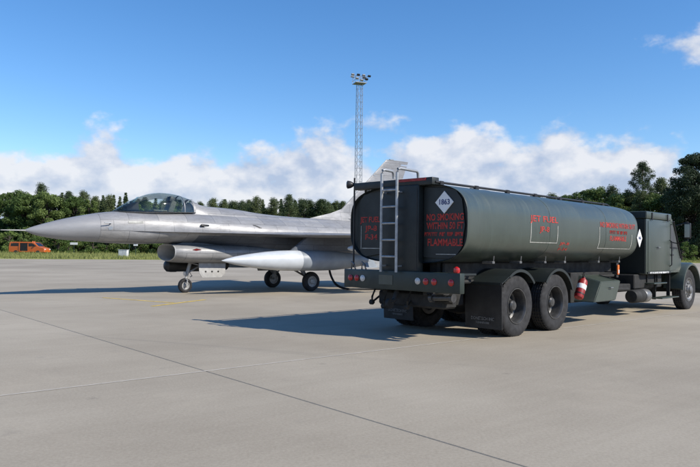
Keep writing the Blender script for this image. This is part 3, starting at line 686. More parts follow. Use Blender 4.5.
# rear fenders, flaps
def fender(x, y0, y1, r, a0, a1, name='fender', mtl='olive_dark', zc=RW, th=.016, lip=.03):
    bm = B(); n = 18
    o = arc(x, zc, r, a0, a1, n); i_ = arc(x, zc, r - th, a0, a1, n)
    rings = [[(ox, y0, oz), (ox, y1, oz), (ix, y1, iz), (ix, y0, iz)] for (ox, oz), (ix, iz) in zip(o, i_)]
    loft(bm, rings)
    e1 = arc(x, zc, r - lip - th, a0, a1, n)
    loft(bm, [[(ox, y0 - .002, oz), (ox, y0 + .012, oz), (ix, y0 + .012, iz), (ix, y0 - .002, iz)] for (ox, oz), (ix, iz) in zip(o, e1)])
    return obj(name, bm, mtl, truck, 40)
for s in (-1, 1):
    y0, y1 = (-1.26, -.56) if s < 0 else (.56, 1.26)
    fender(0., y0, y1, .60, 38, 125); fender(1.32, y0, y1, .60, 20, 142)
    bm = B(); z0 = RW + .60 * math.sin(R(125)); x0 = .60 * math.cos(R(125))
    loft(bm, [[(x0, y0, z0), (x0, y1, z0), (x0, y1, z0 - .016), (x0, y0, z0 - .016)], [(-.56, y0, .90), (-.56, y1, .90), (-.56, y1, .884), (-.56, y0, .884)]]); obj('fender_apron', bm, 'olive_dark', truck, 0)
    fl = empty('mud_flap', (0, 0, 0)); fl.parent = truck
    bm = B(); n = 10; zs_ = np.linspace(.905, .15, n)
    loft(bm, [[(-.56 - .02 * math.sin((z - .15) * 3), y0, z), (-.56 - .02 * math.sin((z - .15) * 3), y1, z), (-.545 - .02 * math.sin((z - .15) * 3), y1, z), (-.545 - .02 * math.sin((z - .15) * 3), y0, z)] for z in zs_]); obj('flap', bm, 'mud_rubber', fl, 60)
    bm = B(); box(bm, -.595, -.588, y0 + .01, y1 - .01, .86, .90, .002, 1); obj('clamp_bar', bm, 'olive_dark', fl)
    for row, (txt, z, wd_, sz) in enumerate((('DONETECH INC', .31, .44, .07), ('TENNESSEE', .245, .26, .045))):
        me = text_mesh(txt, sz, wd_); me.transform(Matrix.Translation((-.592, (y0 + y1) / 2, z)) @ Matrix.Rotation(R(-90), 4, 'Z') @ Matrix.Rotation(R(90), 4, 'X')); link('lettering', me, 'flap_print', fl)
# lettering
def rear_text(txt, y, z, size, width, mtl='red_stencil', x=-1.465):
    me = text_mesh(txt, size, width); me.transform(Matrix.Translation((x, y, z)) @ Matrix.Rotation(R(-90), 4, 'Z') @ Matrix.Rotation(R(90), 4, 'X'))
    return link('lettering', me, mtl, truck)
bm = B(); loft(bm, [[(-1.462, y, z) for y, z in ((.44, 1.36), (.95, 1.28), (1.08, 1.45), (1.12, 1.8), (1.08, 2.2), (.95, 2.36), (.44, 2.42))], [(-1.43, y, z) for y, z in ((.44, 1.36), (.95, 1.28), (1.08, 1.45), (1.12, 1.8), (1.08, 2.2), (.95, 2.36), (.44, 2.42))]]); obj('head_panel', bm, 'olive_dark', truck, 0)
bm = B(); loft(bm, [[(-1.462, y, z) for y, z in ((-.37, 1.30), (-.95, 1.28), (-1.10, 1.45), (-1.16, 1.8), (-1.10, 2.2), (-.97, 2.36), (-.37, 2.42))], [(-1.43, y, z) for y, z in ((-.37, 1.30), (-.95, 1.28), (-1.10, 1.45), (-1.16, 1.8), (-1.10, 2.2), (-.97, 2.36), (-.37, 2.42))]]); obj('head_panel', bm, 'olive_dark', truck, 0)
rear_text('NO SMOKING', -.785, 1.925, .145, .71); rear_text('WITHIN 50 FT', -.785, 1.79, .145, .71); rear_text('FLAMMABLE', -.785, 1.53, .155, .67)
def scribble(rows, width, size, place):
    """a line of lettering too small to read: bars of letter width"""
    bm = B(); rs = random.Random(5); x = -width / 2
    while x < width / 2 - size:
        wl_ = rs.randint(3, 8)
        for k in range(wl_):
            if x > width / 2 - size * .6: break
            a = size * .62
            box(bm, x, x + a * .28, 0, .001, -size / 2, size / 2); box(bm, x + a * .34, x + a * .85, 0, .001, rs.choice((-size / 2, -.1 * size, .25 * size)), size / 2)
            x += a
        x += size * .6
    me = bpy.data.meshes.new('small_lettering'); bm.to_mesh(me); bm.free()
    me.transform(place); return me
link('small_lettering', scribble(1, .76, .06, Matrix.Translation((-1.465, -.77, 1.665)) @ Matrix.Rotation(R(-90), 4, 'Z')), 'red_stencil', truck)
rear_text('JET FUEL', .80, 1.92, .13, .46); rear_text('JP-8', .77, 1.77, .125, .28); rear_text('F-34', .77, 1.62, .125, .28)
for ya, yb, za, zb in ((1.0, 1.012, 1.42, 1.82), (.49, .50, 1.72, 1.95), (.55, .98, 1.425, 1.437), (-1.0, -.62, 1.345, 1.355)):
    bm = B(); box(bm, -1.467, -1.4635, ya, yb, za, zb); obj('border_line', bm, 'line_pale', truck, 0)
pl_ = empty('hazard_placard', (0, 0, 0)); pl_.parent = truck
bm = B(); d = .175; prism(bm, [(-.78 - d, 2.16), (-.78, 2.16 + d), (-.78 + d, 2.16), (-.78, 2.16 - d)], 0, -1.478, -1.464); obj('plate', bm, 'white_paint', pl_, 0)
me = text_mesh('1863', .115, .20); me.transform(Matrix.Translation((-1.4815, -.78, 2.16)) @ Matrix.Rotation(R(-90), 4, 'Z') @ Matrix.Rotation(R(90), 4, 'X')); link('number', me, 'blue_print', pl_)
def side_mesh(me, x, z):
    """lay a flat x-z mesh on the right-hand tank side"""
    for v in me.vertices:
        zz = z + v.co.y; v.co = (x + v.co.x, -tank_y(zz) - .004, zz)
    return me
def side_text(txt, x, z, size, width, mtl='red_stencil'): return link('lettering', side_mesh(text_mesh(txt, size, width, .010), x, z), mtl, truck)
def side_line(x0, x1, z0, z1):
    bm = B(); nz_ = max(1, int((z1 - z0) / .05)); 
    rows_ = [[bm.verts.new((x, -tank_y(z) - .004, z)) for x in (x0, x1)] for z in np.linspace(z0, z1, nz_ + 1)]
    for a, b in zip(rows_, rows_[1:]): bm.faces.new((a[0], a[1], b[1], b[0]))
    obj('border_line', bm, 'line_pale', truck, 0)
side_text('JET FUEL', .84, 1.975, .15, .98); side_text('JP-8', .84, 1.80, .13, .34)
side_line(.36, .378, 1.58, 1.92); side_line(1.30, 1.318, 1.58, 1.88); side_line(.36, 1.318, 1.565, 1.577)
side_text('JP-8', 1.62, 1.56, .07, .36); side_text('F-34', 1.62, 1.46, .07, .34)
side_text('NO SMOKING WITHIN 50 FT', 3.92, 1.965, .15, 1.72); side_text('FLAMMABLE', 3.92, 1.70, .14, .80)
link('small_lettering', side_mesh((lambda m_: (m_.transform(Matrix(((1, 0, 0, 0), (0, 0, 1, 0), (0, -1, 0, 0), (0, 0, 0, 1)))), m_)[1])(scribble(1, .9, .07, Matrix())), 3.95, 1.83), 'red_stencil', truck)
side_line(3.02, 3.04, 1.50, 1.92); side_line(3.02, 4.62, 1.49, 1.502); side_line(4.60, 4.62, 1.50, 1.80)
ps_ = empty('hazard_placard', (0, 0, 0)); ps_.parent = truck
yy = -tank_y(1.72) - .012
bm = B(); d = .20; prism(bm, [(5.02 - d * .7, 1.74), (5.02, 1.74 + d), (5.02 + d * .7, 1.74), (5.02, 1.74 - d)], 1, yy + .012, yy); obj('plate', bm, 'white_paint', ps_, 0)
me = text_mesh('1863', .09, .15); me.transform(Matrix.Translation((5.02, yy - .003, 1.74)) @ Matrix.Rotation(R(90), 4, 'X')); link('number', me, 'blue_print', ps_)
# clips under the tank
for x in (-.5, .35, 1.2, 1.95, 3.4, 4.4):
    bm = B(); box(bm, x - .035, x + .035, -1.06, -.85, 1.20, 1.245, .008, 1); tube(bm, [(x, -1.05, 1.23), (x, -1.06, 1.33)], .010, 6); obj('mounting_clip', bm, 'steel', truck)
bm = B(); box(bm, -1.25, 5.0, -.62, -.56, .92, 1.22, .02, 1); obj('side_skirt', bm, 'chassis_black', truck)
bm = B(); tube(bm, [(-1.2, -.66, .9), (5.0, -.66, .9)], .035, 8); obj('fuel_pipe', bm, 'chassis_black', truck)
# tilted tool box and reflector
bm = B(); lo = [(2.84, -1.22, .43), (3.84, -1.22, .43), (3.84, -.72, .43), (2.84, -.72, .43)]; hi = [(3.15, -1.22, .83), (4.08, -1.22, .83), (3.95, -.72, .97), (3.02, -.72, .97)]
loft(bm, [lo, hi]); bmesh.ops.bevel(bm, geom=bm.edges[:], offset=.015, segments=2, affect='EDGES'); tb = obj('tool_box', bm, 'olive_paint', truck)
bm = B(); tube(bm, [(3.5, -1.225, .70), (3.5, -1.26, .70), (3.62, -1.26, .70), (3.62, -1.225, .70)], .01, 6); obj('latch', bm, 'steel', tb)
bm = B(); box(bm, 2.7, 4.0, -.80, -.70, .40, 1.0, .01, 1); obj('box_bracket', bm, 'chassis_black', truck)
bm = B(); box(bm, 3.93, 4.01, -1.225, -1.20, .96, 1.16, .006, 1); rf = obj('reflector', bm, 'orange_lens', truck)
bm = B(); box(bm, 3.95, 3.99, -1.231, -1.226, .99, 1.06); obj('white_band', bm, 'white_paint', rf, 0)
bm = B(); box(bm, 3.9, 4.05, -1.2, -.95, 1.0, 1.02); box(bm, 3.92, 4.02, -1.2, -1.185, .9, 1.2); obj('reflector_bracket', bm, 'chassis_black', truck)
# forward cabinet behind the cab
cbn = empty('pump_cabinet', (0, 0, 0)); cbn.parent = truck; cbn.scale = (.93, .935, 1); cbn.location = (.60, 0, 0)
bm = B(); box(bm, 5.45, 7.08, -1.22, 1.22, .93, 2.20, .02, 2); obj('body', bm, 'olive_paint', cbn)
bm = B(); box(bm, 5.42, 7.10, -1.24, 1.24, 2.204, 2.37, .025, 2); lid = obj('lid', bm, 'olive_paint', cbn)
for x in (5.75, 6.80):
    bm = B(); box(bm, x - .025, x + .025, -1.262, -1.243, 2.17, 2.35, .004, 1); obj('hinge_strap', bm, 'black_metal', lid)
bm = B(); box(bm, 5.55, 6.98, -1.232, -1.222, 1.0, 2.15, .006, 2); dr = obj('door', bm, 'olive_paint', cbn)
bm = B(); tube(bm, [(6.1, -1.232, 1.55), (6.1, -1.27, 1.55), (6.24, -1.27, 1.55), (6.24, -1.232, 1.55)], .012, 6); obj('handle', bm, 'steel', dr)
bm = B(); box(bm, 5.428, 5.447, -1.2, 1.2, .95, 2.19, .004, 1); obj('back_shade_panel', bm, 'olive_dark', cbn)  # added dark sheet: shade of the cabinet's rear wall put into colour
bm = B(); box(bm, 5.405, 5.418, -1.22, 1.22, 2.215, 2.362, .003, 1); obj('lid_back_shade', bm, 'olive_dark', lid)  # added dark sheet carrying the same painted shade up over the lid
bm = B(); box(bm, 5.5, 7.05, -1.245, -1.226, .94, .985, .004, 1); obj('sill_strip', bm, 'olive_dark', cbn)
me = bpy.data.meshes.new('small_lettering'); link('small_lettering', scribble(1, 1.3, .04, Matrix.Translation((6.28, -1.247, .962))), 'white_paint', cbn)
bm = B(); box(bm, 5.35, 7.0, -1.0, 1.0, .6, .925, .02, 1); obj('cabinet_frame', bm, 'chassis_black', truck)
# cab
cab = empty('cab', (0, 0, 0)); cab.parent = truck
cp = [(7.10, .95), (7.10, 2.26), (7.22, 2.31), (7.36, 2.24), (7.86, 1.36), (7.98, 1.30), (7.98, .95)]
def cring(y, k): return [(x, y, .95 + (z - .95) * k) for x, z in cp]
bm = B(); loft(bm, [cring(-1.12, 1), cring(-1.02, 1.0)] + [cring(-1.0 + .2 * i, 1.02) for i in range(11)] + [cring(1.02, 1.0), cring(1.12, 1)]); obj('shell', bm, 'olive_paint', cab, 25)
hp = [(7.98, .9), (7.98, 1.27), (8.5, 1.18), (9.40, 1.02), (9.62, .94), (9.66, .6), (7.98, .6)]
bm = B(); loft(bm, [[(x, y, z if k > .5 else min(z, 1.1)) for x, z in hp] for y, k in ((-.92, 0), (-.8, 1), (.8, 1), (.92, 0))]); obj('hood', bm, 'olive_paint', cab, 35)
bm = B(); box(bm, 9.662, 9.69, -.6, .6, .62, .92, .01, 1); obj('grille', bm, 'black_metal', cab)
bm = B(); box(bm, 9.60, 9.82, -1.2, 1.2, .36, .60, .03, 2); obj('front_bumper', bm, 'olive_dark', cab)
bm = B(); loft(bm, [[(7.40, y, 2.21), (7.86, y, 1.40), (7.875, y, 1.42), (7.415, y, 2.23)] for y in (-1.02, 1.02)]); obj('windscreen', bm, 'dark_glass', cab, 0)
for s in (-1, 1):
    d = obj('door', prism(B(), [(7.14, 1.0), (7.14, 2.18), (7.33, 2.16), (7.80, 1.34), (7.80, 1.22), (7.70, 1.02)], 1, s * 1.122, s * 1.138), 'olive_paint', cab, 0)
    obj('window', prism(B(), [(7.19, 1.58), (7.19, 2.13), (7.31, 2.11), (7.62, 1.57)], 1, s * 1.139, s * 1.146), 'dark_glass', d, 0)
    obj('window_frame', prism(B(), [(7.17, 1.54), (7.17, 1.57), (7.66, 1.56), (7.66, 1.53)], 1, s * 1.139, s * 1.152), 'black_metal', d, 0)
    bm = B(); box(bm, 7.22, 7.34, min(s * 1.139, s * 1.165), max(s * 1.139, s * 1.165), 1.36, 1.40, .006, 1); obj('handle', bm, 'black_metal', d)
    mr = empty('mirror', (0, 0, 0)); mr.parent = cab
    y = s * 1.44
    bm = B(); box(bm, 7.44, 7.51, y - .075, y + .075, 1.78, 2.16, .025, 2); obj('housing', bm, 'black_metal', mr)
    bm = B(); box(bm, 7.434, 7.4385, y - .06, y + .06, 1.81, 2.13); obj('glass', bm, 'mirror_glass', mr, 0)
    bm = B()
    for z, zz in ((2.18, 2.1), (1.74, 1.66)): tube(bm, [(7.6, s * 1.12, zz), (7.48, y, z)], .014, 6)
    tube(bm, [(7.48, y, 1.72), (7.48, y, 2.2)], .014, 6); obj('bracket', bm, 'black_metal', mr)
    bm = B(); tube(bm, [(7.34, s * 1.15, 2.20), (7.60, s * 1.15, 1.78), (7.88, s * 1.15, 1.30)], .022, 8); obj('door_pillar_trim', bm, 'black_metal', cab)
    bm = B(); tube(bm, [(7.13, s * 1.14, 1.10), (7.13, s * 1.19, 1.14), (7.13, s * 1.19, 1.70), (7.13, s * 1.14, 1.74)], .014, 8); obj('grab_bar', bm, 'black_metal', cab)
    # front fender with thickness and rolled edge
    y0, y1 = (-1.27, -.80) if s < 0 else (.80, 1.27)
    bm = B(); n = 20
    o_ = arc(8.35, .52, .67, 2, 178, n); i_ = arc(8.35, .52, .63, 2, 178, n)
    loft(bm, [[(ox, y0 if s < 0 else y1, oz - .03), (ox, (y0 + .05) if s < 0 else (y1 - .05), oz), (ox, y1 if s < 0 else y0, oz), (ix, y1 if s < 0 else y0, iz), (ix, y0 if s < 0 else y1, iz - .03)] for (ox, oz), (ix, iz) in zip(o_, i_)]); obj('front_fender', bm, 'olive_paint', cab, 40)
    # steps
    for x0, x1, z in ((5.95, 6.75, .73), (6.45, 7.55, .37)):
        st_ = empty('step', (0, 0, 0)); st_.parent = truck; ya, yb = (-1.22, -.95) if s < 0 else (.95, 1.22)
        bm = B(); box(bm, x0, x1, ya, yb, z - .03, z, .008, 1); obj('tread', bm, 'olive_paint', st_)
        for x in (x0 + .08, x1 - .1):
            bm = B(); box(bm, x, x + .03, yb - .08, yb, z - .05, .93); obj('hanger', bm, 'chassis_black', st_)
bm = B(); lathe(bm, [(.02, 0), (.13, .02), (.15, .06), (.15, .55), (.13, .59), (.02, .61)], (5.15, -1.0, .44), (1, 0, 0), 24); mfl = obj('air_tank', bm, 'chassis_black', truck)
bm = B(); lathe(bm, [(.14, 0), (.155, .02), (.155, .25), (.13, .30), (.03, .31)], (5.68, -1.02, .44), (1, 0, 0), 24); obj('filter_canister', bm, 'steel', truck)
bm = B(); tube(bm, [(4.5, -.9, .62), (5.2, -.9, .60)], .05, 10); box(bm, 4.3, 6.6, -.92, -.5, .55, .72, .02, 1); obj('side_frame', bm, 'chassis_black', truck)
# fire extinguisher strapped beside the tool box
fe = empty('fire_extinguisher', (2.3, -1.06, .50), 0, 'red fire extinguisher with white label tilted beside the grey toolbox of the tanker', 'extinguisher')
fe.matrix_world = truck.matrix_basis @ Matrix.Translation((2.40, -1.1, .52)) @ Matrix.Rotation(R(32), 4, 'Y') @ Matrix.Scale(.82, 4)
truck_m = truck.matrix_basis
bm = B(); lathe(bm, [(.05, 0), (.10, .02), (.11, .06), (.11, .44), (.09, .50), (.04, .53), (.04, .56), (.01, .565)], (0, 0, 0), (0, 0, 1), 24); obj('cylinder', bm, 'red_paint', fe)
bm = B(); lathe(bm, [(.111, .24), (.1125, .245), (.1125, .36), (.111, .365)], (0, 0, 0), (0, 0, 1), 24, False); obj('label_band', bm, 'white_paint', fe)
bm = B(); box(bm, -.05, .05, -.025, .025, .555, .60, .008, 1); tube(bm, [(.04, 0, .60), (-.02, 0, .62), (-.10, 0, .66)], .012, 6); tube(bm, [(.04, 0, .58), (-.04, 0, .57), (-.12, 0, .60)], .012, 6); obj('valve_handle', bm, 'black_metal', fe)
bm = B(); tube(bm, [(.05, 0, .57), (.14, -.02, .54), (.15, -.02, .40), (.13, -.02, .18)], .014, 8); lathe(bm, [(.015, 0), (.03, .12)], (.13, -.02, .2), (0, 0, -1), 12); obj('hose', bm, 'hose_rubber', fe)
bm = B(); lathe(bm, [(.1115, .10), (.115, .10), (.115, .13), (.1115, .13)], (0, 0, 0), (0, 0, 1), 24, False); obj('strap', bm, 'black_metal', fe)
# ------------------------------------------------------------------ fighter jet (FS metres aft of the radome tip)
MG = 8.676
jet = empty('fighter_jet', (-2.049, 23.514, 0), R(219.50), 'silver-grey single-engine fighter jet with bubble canopy parked behind the tanker', 'fighter jet')
def S(fs, y, z): return (MG - fs, y, z)
def ring(fs, top, bot, hw, zc, ntop, nbot, n=48, shear=0.):
    r = []
    for i in range(n):
        a = 2 * math.pi * i / n; c, s = math.cos(a), math.sin(a); e = 2 / (ntop if s >= 0 else nbot)
        z = zc + (math.copysign(abs(s) ** e, s) * ((top - zc) if s >= 0 else (zc - bot)))
        r.append(S(fs + shear * (zc - z), math.copysign(abs(c) ** e, c) * hw, z))
    return r
def multi(st, n, nr=48, shear=0.):
    xs_ = [a[0] for a in st]; out_ = []
    for k in range(n + 1):
        x = xs_[0] + (xs_[-1] - xs_[0]) * k / n
        v = [pchip(xs_, [a[j] for a in st], x) for j in range(1, 7)]
        out_.append(ring(x, *v, nr, shear))
    return out_
# radome
bm = B(); rad = [(0.0, 1.82, 1.80, .006, 1.81, 2, 2), (.12, 1.885, 1.745, .068, 1.813, 2, 2), (.4, 1.985, 1.66, .16, 1.825, 2, 2), (.91, 2.14, 1.585, .285, 1.86, 2, 2), (1.4, 2.26, 1.55, .385, 1.90, 2, 2), (1.88, 2.36, 1.53, .46, 1.93, 2, 2)]
loft(bm, multi(rad, 26)); obj('radome', bm, 'jet_radome', jet, 50)
bm = B(); tube(bm, [S(.05, 0, 1.812), S(-.2, 0, 1.81), S(-.58, 0, 1.805)], .022, 10, .009); obj('pitot_probe', bm, 'gear_white', jet)
# fuselage and dorsal spine
fus = [(1.885, 2.362, 1.53, .461, 1.93, 2, 2), (2.4, 2.43, 1.50, .55, 1.91, 2.2, 2.2), (3.0, 2.46, 1.49, .63, 1.89, 2.4, 2.4), (3.8, 2.47, 1.52, .73, 1.87, 2.4, 2.0), (4.6, 2.49, 1.50, .86, 1.87, 2.3, 1.4), (5.4, 2.50, 1.42, .98, 1.87, 2.1, 1.2),
       (6.5, 2.49, 1.2, 1.10, 1.86, 2.0, 1.25), (7.5, 2.46, 1.0, 1.12, 1.84, 2.0, 1.6), (9.0, 2.44, .95, 1.05, 1.80, 2.0, 2.2), (11, 2.42, 1.05, .98, 1.78, 2.0, 2.4), (12.5, 2.38, 1.2, .78, 1.80, 2., 2.2), (13.6, 2.32, 1.30, .60, 1.81, 2, 2)]
bm = B(); loft(bm, multi(fus, 70))
spn = [(4.70, 2.80, 2.30, .42, 2.35, 2.0, 2.), (4.85, 2.85, 2.30, .44, 2.35, 1.9, 2.), (5.2, 2.735, 2.25, .48, 2.30, 1.8, 2.), (6.2, 2.695, 2.2, .60, 2.25, 1.7, 2.), (7.4, 2.58, 2.2, .66, 2.22, 1.7, 2.), (8.6, 2.525, 2.2, .62, 2.22, 1.8, 2.), (10.5, 2.50, 2.2, .5, 2.22, 1.9, 2.), (13.2, 2.46, 2.1, .36, 2.15, 2., 2.)]
loft(bm, multi(spn, 44, 32)); fo = obj('fuselage', bm, 'jet_grey', jet, 50); fo.data.materials.append(M['jet_shade_grey'])
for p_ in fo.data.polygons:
    if p_.center.z < 1.80 and p_.center.x < MG - 4.7: p_.material_index = 1  # lower sides aft of the intake lip take the painted shade
# leading edge extensions
for s in (1, -1):
    out_e = [(2.42, .535), (3.0, .66), (3.8, .80), (4.7, 1.02), (5.6, 1.34), (6.4, 1.58), (7.0, 1.72), (7.35, 1.77)]
    bm = B(); rings = []
    for fs, y in out_e:
        th = .085; rings.append([S(fs, s * y, 1.862), S(fs, s * (y * .8 - .02), 1.862 + th * .55), S(fs, s * (y * .45), 1.862 + th * 1.4), S(fs, s * (y * .45), 1.862 - th * 1.6), S(fs, s * (y * .8 - .02), 1.862 - th * .4)])
    loft(bm, rings); obj('leading_edge_extension', bm, 'jet_grey', jet, 50)
# intake nacelle
nac = [(4.06, 1.515, .985, .66, 1.27, 2.6, 2.3), (4.16, 1.52, .955, .70, 1.27, 2.6, 2.3), (4.6, 1.52, .93, .735, 1.25, 2.8, 2.5), (5.4, 1.52, .92, .75, 1.25, 2.5, 2.5), (6.4, 1.54, .92, .78, 1.28, 2.4, 2.6), (7.6, 1.55, .93, .86, 1.3, 2.4, 2.6), (9.0, 1.6, .95, .96, 1.35, 2.4, 2.6)]
bm = B(); loft(bm, multi(nac, 40, 48, .0), False, True)
obj('intake_nacelle', bm, 'jet_grey', jet, 50)
bm = B()
loft(bm, [ring(4.06, 1.515, .985, .66, 1.27, 2.6, 2.3), ring(4.03, 1.505, .998, .645, 1.27, 2.6, 2.3), ring(4.06, 1.49, 1.015, .625, 1.27, 2.6, 2.3), ring(4.4, 1.42, 1.02, .60, 1.26, 2.6, 2.4), ring(5.2, 1.45, 1.03, .55, 1.28, 2.3, 2.3), ring(6.6, 1.75, 1.15, .42, 1.45, 2, 2)], False, True); obj('intake_duct', bm, 'duct_grey', jet, 40)
bm = B(); loft(bm, [[S(4.2, y, 1.50), S(7.0, y, 1.50), S(7.0, y, 1.56), S(4.45, y, 1.56)] for y in (-.32, .32)]); obj('boundary_layer_splitter', bm, 'jet_shade_grey', jet, 0)
# canopy
def cring_(fs, top, hw, base):
    r = []; n = 24
    for i in range(n + 1):
        a = math.pi * i / n; r.append(S(fs, math.cos(a) * hw * (1 if True else 1), base + math.sin(a) ** .9 * (top - base)))
    return r
can = [(2.36, 2.445, .06, 2.425), (2.5, 2.53, .20, 2.42), (2.75, 2.69, .32, 2.42), (3.1, 2.88, .41, 2.42), (3.5, 3.02, .455, 2.43), (3.85, 3.065, .47, 2.44), (4.2, 3.045, .47, 2.46), (4.5, 2.985, .46, 2.47), (4.78, 2.90, .44, 2.48)]
xs_ = [c[0] for c in can]
rg = [cring_(x, *[pchip(xs_, [c[j] for c in can], x) for j in (1, 2, 3)]) for x in np.linspace(2.36, 4.78, 30)]
bm = B(); loft(bm, rg, False, False, False); cno = obj('canopy', bm, 'canopy_glass', jet, 60)
def bow(x, wdt, k=1.004):
    v = [pchip(xs_, [c[j] for c in can], x) for j in (1, 2, 3)]; v2 = [pchip(xs_, [c[j] for c in can], min(x + wdt, 4.78)) for j in (1, 2, 3)]
    def sc(r, f, b): return [(p[0], p[1] * f, b + (p[2] - b) * f) for p in r]
    a0 = cring_(x, *v); a1 = cring_(x + wdt, *v2); bm = B()
    loft(bm, [sc(a0, .985, v[2]), sc(a0, k, v[2]), sc(a1, k, v2[2]), sc(a1, .985, v2[2]), sc(a0, .985, v[2])], False, False, False); return bm
obj('canopy_bow', bow(4.40, .035), 'jet_shade_grey', cno, 40); obj('canopy_bow', bow(4.72, .07, 1.008), 'jet_grey', cno, 40)
bm = B()
for s in (1, -1):
    pts = [S(x, s * pchip(xs_, [c[2] for c in can], x), pchip(xs_, [c[3] for c in can], x) + .005) for x in np.linspace(2.38, 4.78, 20)]
    tube(bm, pts, .014, 6)
obj('canopy_sill', bm, 'cockpit_dark', cno, 40)
bm = B(); rg2 = [[S(x, y * .93, 2.475 + .0 * y) for y in np.linspace(-1, 1, 7) * pchip(xs_, [c[2] for c in can], x)] for x in np.linspace(2.55, 4.7, 16)]
loft(bm, rg2, False, False, False); obj('cockpit_floor', bm, 'cockpit_dark', jet, 0)
bm = B(); loft(bm, [[S(2.72, s_ * .20, 2.475) for s_ in (-1, 1)] + [S(2.72, .14, 2.60), S(2.72, -.14, 2.60)], [S(3.02, s_ * .33, 2.475) for s_ in (-1, 1)] + [S(3.02, .28, 2.74), S(3.02, -.28, 2.74)]]); obj('glare_shield', bm, 'cockpit_dark', jet, 0)
bm = B(); loft(bm, [[S(2.98, -.09, 2.73), S(2.98, .09, 2.73), S(2.99, .09, 2.74), S(2.99, -.09, 2.74)], [S(3.10, -.08, 2.90), S(3.10, .08, 2.90), S(3.11, .08, 2.90), S(3.11, -.08, 2.90)]]); obj('head_up_display', bm, 'canopy_glass', jet, 0)
seat = empty('ejection_seat', (0, 0, 0)); seat.parent = jet
bm = B(); box(bm, -.09, .09, -.2, .2, 0, .42, .05, 2, Matrix.Translation(S(4.05, 0, 2.44)) @ Matrix.Rotation(R(-22), 4, 'Y')); obj('backrest', bm, 'seat_green', seat)
bm = B(); box(bm, -.08, .10, -.14, .14, .34, .52, .04, 2, Matrix.Translation(S(4.03, 0, 2.46)) @ Matrix.Rotation(R(-18), 4, 'Y')); obj('headrest', bm, 'cockpit_dark', seat)
bm = B(); box(bm, -.22, .22, -.2, .2, 0, .06, .02, 1, Matrix.Translation(S(3.75, 0, 2.476))); obj('cushion', bm, 'seat_green', seat)
# wings
def thick(c, tc_): return tc_ * 5 * (.2969 * math.sqrt(max(c, 0)) - .126 * c - .3516 * c * c + .2843 * c ** 3 - .1036 * c ** 4)
def foil(c0, c1, fsl, fst, put, tc_, n=14):
    ch = fst - fsl; cs = [c0 + (c1 - c0) * (1 - math.cos(math.pi * i / n)) / 2 for i in range(n + 1)]
    up = [put(fsl + c * ch, thick(c, tc_) * ch + .001) for c in cs]; dn = [put(fsl + c * ch, -thick(c, tc_) * ch - .001) for c in cs[::-1]]
    return up + dn
def surf(name, parent, c0, c1, y0, y1, le, te, zf, tcv, mtl, s, vertical=False, nst=6):
    bm = B(); rings = []
    for k in range(nst + 1):
        y = y0 + (y1 - y0) * k / nst; f = (y - le[0][0]) / (le[1][0] - le[0][0])
        fl_, ft_ = le[0][1] + (le[1][1] - le[0][1]) * f, te[0][1] + (te[1][1] - te[0][1]) * f
        if vertical: rings.append(foil(c0, c1, fl_, ft_, lambda a, h: S(a, h, y), tcv))
        else: rings.append(foil(c0, c1, fl_, ft_, lambda a, h: S(a, s * y, zf(y) + h), tcv))
    loft(bm, rings); return obj(name, bm, mtl, parent, 40)
wz = lambda y: 1.862
for s in (1, -1):
    wg = empty('wing', (0, 0, 0)); wg.parent = jet
    le = ((.9, 6.60), (4.60, 9.72)); te = ((.9, 11.02), (4.60, 11.05))
    surf('leading_edge_flap', wg, 0, .145, 1.80, 4.58, le, te, lambda y: 1.855, .045, 'jet_grey', s)
    surf('wing_box', wg, .148, .765, .6, 4.60, le, te, wz, .045, 'jet_grey', s)
    surf('wing_root', wg, 0, .15, .6, 1.795, le, te, wz, .045, 'jet_grey', s)
    surf('flaperon', wg, .769, 1, 1.1, 3.3, le, te, wz, .045, 'jet_grey', s); surf('wing_tip_panel', wg, .769, 1, 3.31, 4.58, le, te, wz, .045, 'jet_grey', s)
    bm = B(); box(bm, MG - 11.5, MG - 9.0, s * 4.66 - .06, s * 4.66 + .06, 1.80, 1.92, .03, 2); obj('tip_rail', bm, 'jet_grey', wg)
    # stabilator, ventral fin, tail shelf
    surf('stabilator', jet, 0, 1, .85, 2.85, ((.85, 12.05), (2.85, 13.95)), ((.85, 14.35), (2.85, 14.75)), lambda y: 1.82 - (y - .85) * .17, .045, 'jet_grey', s)
    bm = B(); loft(bm, [[S(10.9, s * .7, 1.95), S(10.9, s * 1.2, 1.90), S(10.9, s * 1.2, 1.80), S(10.9, s * .7, 1.62)], [S(13.0, s * .6, 1.95), S(13.0, s * 1.12, 1.90), S(13.0, s * 1.12, 1.80), S(13.0, s * .6, 1.65)], [S(14.25, s * .62, 1.87), S(14.25, s * 1.05, 1.86), S(14.25, s * 1.05, 1.82), S(14.25, s * .62, 1.80)]]); obj('tail_shelf', bm, 'jet_grey', jet, 40)
    bm = B(); loft(bm, [[S(10.9, s * .55, 1.12), S(12.2, s * .55, 1.25), S(12.2, s * .58, 1.25), S(10.9, s * .58, 1.12)], [S(11.5, s * .80, .72), S(12.25, s * .80, .78), S(12.25, s * .815, .78), S(11.5, s * .815, .72)]]); obj('ventral_fin', bm, 'jet_shade_grey', jet, 0)
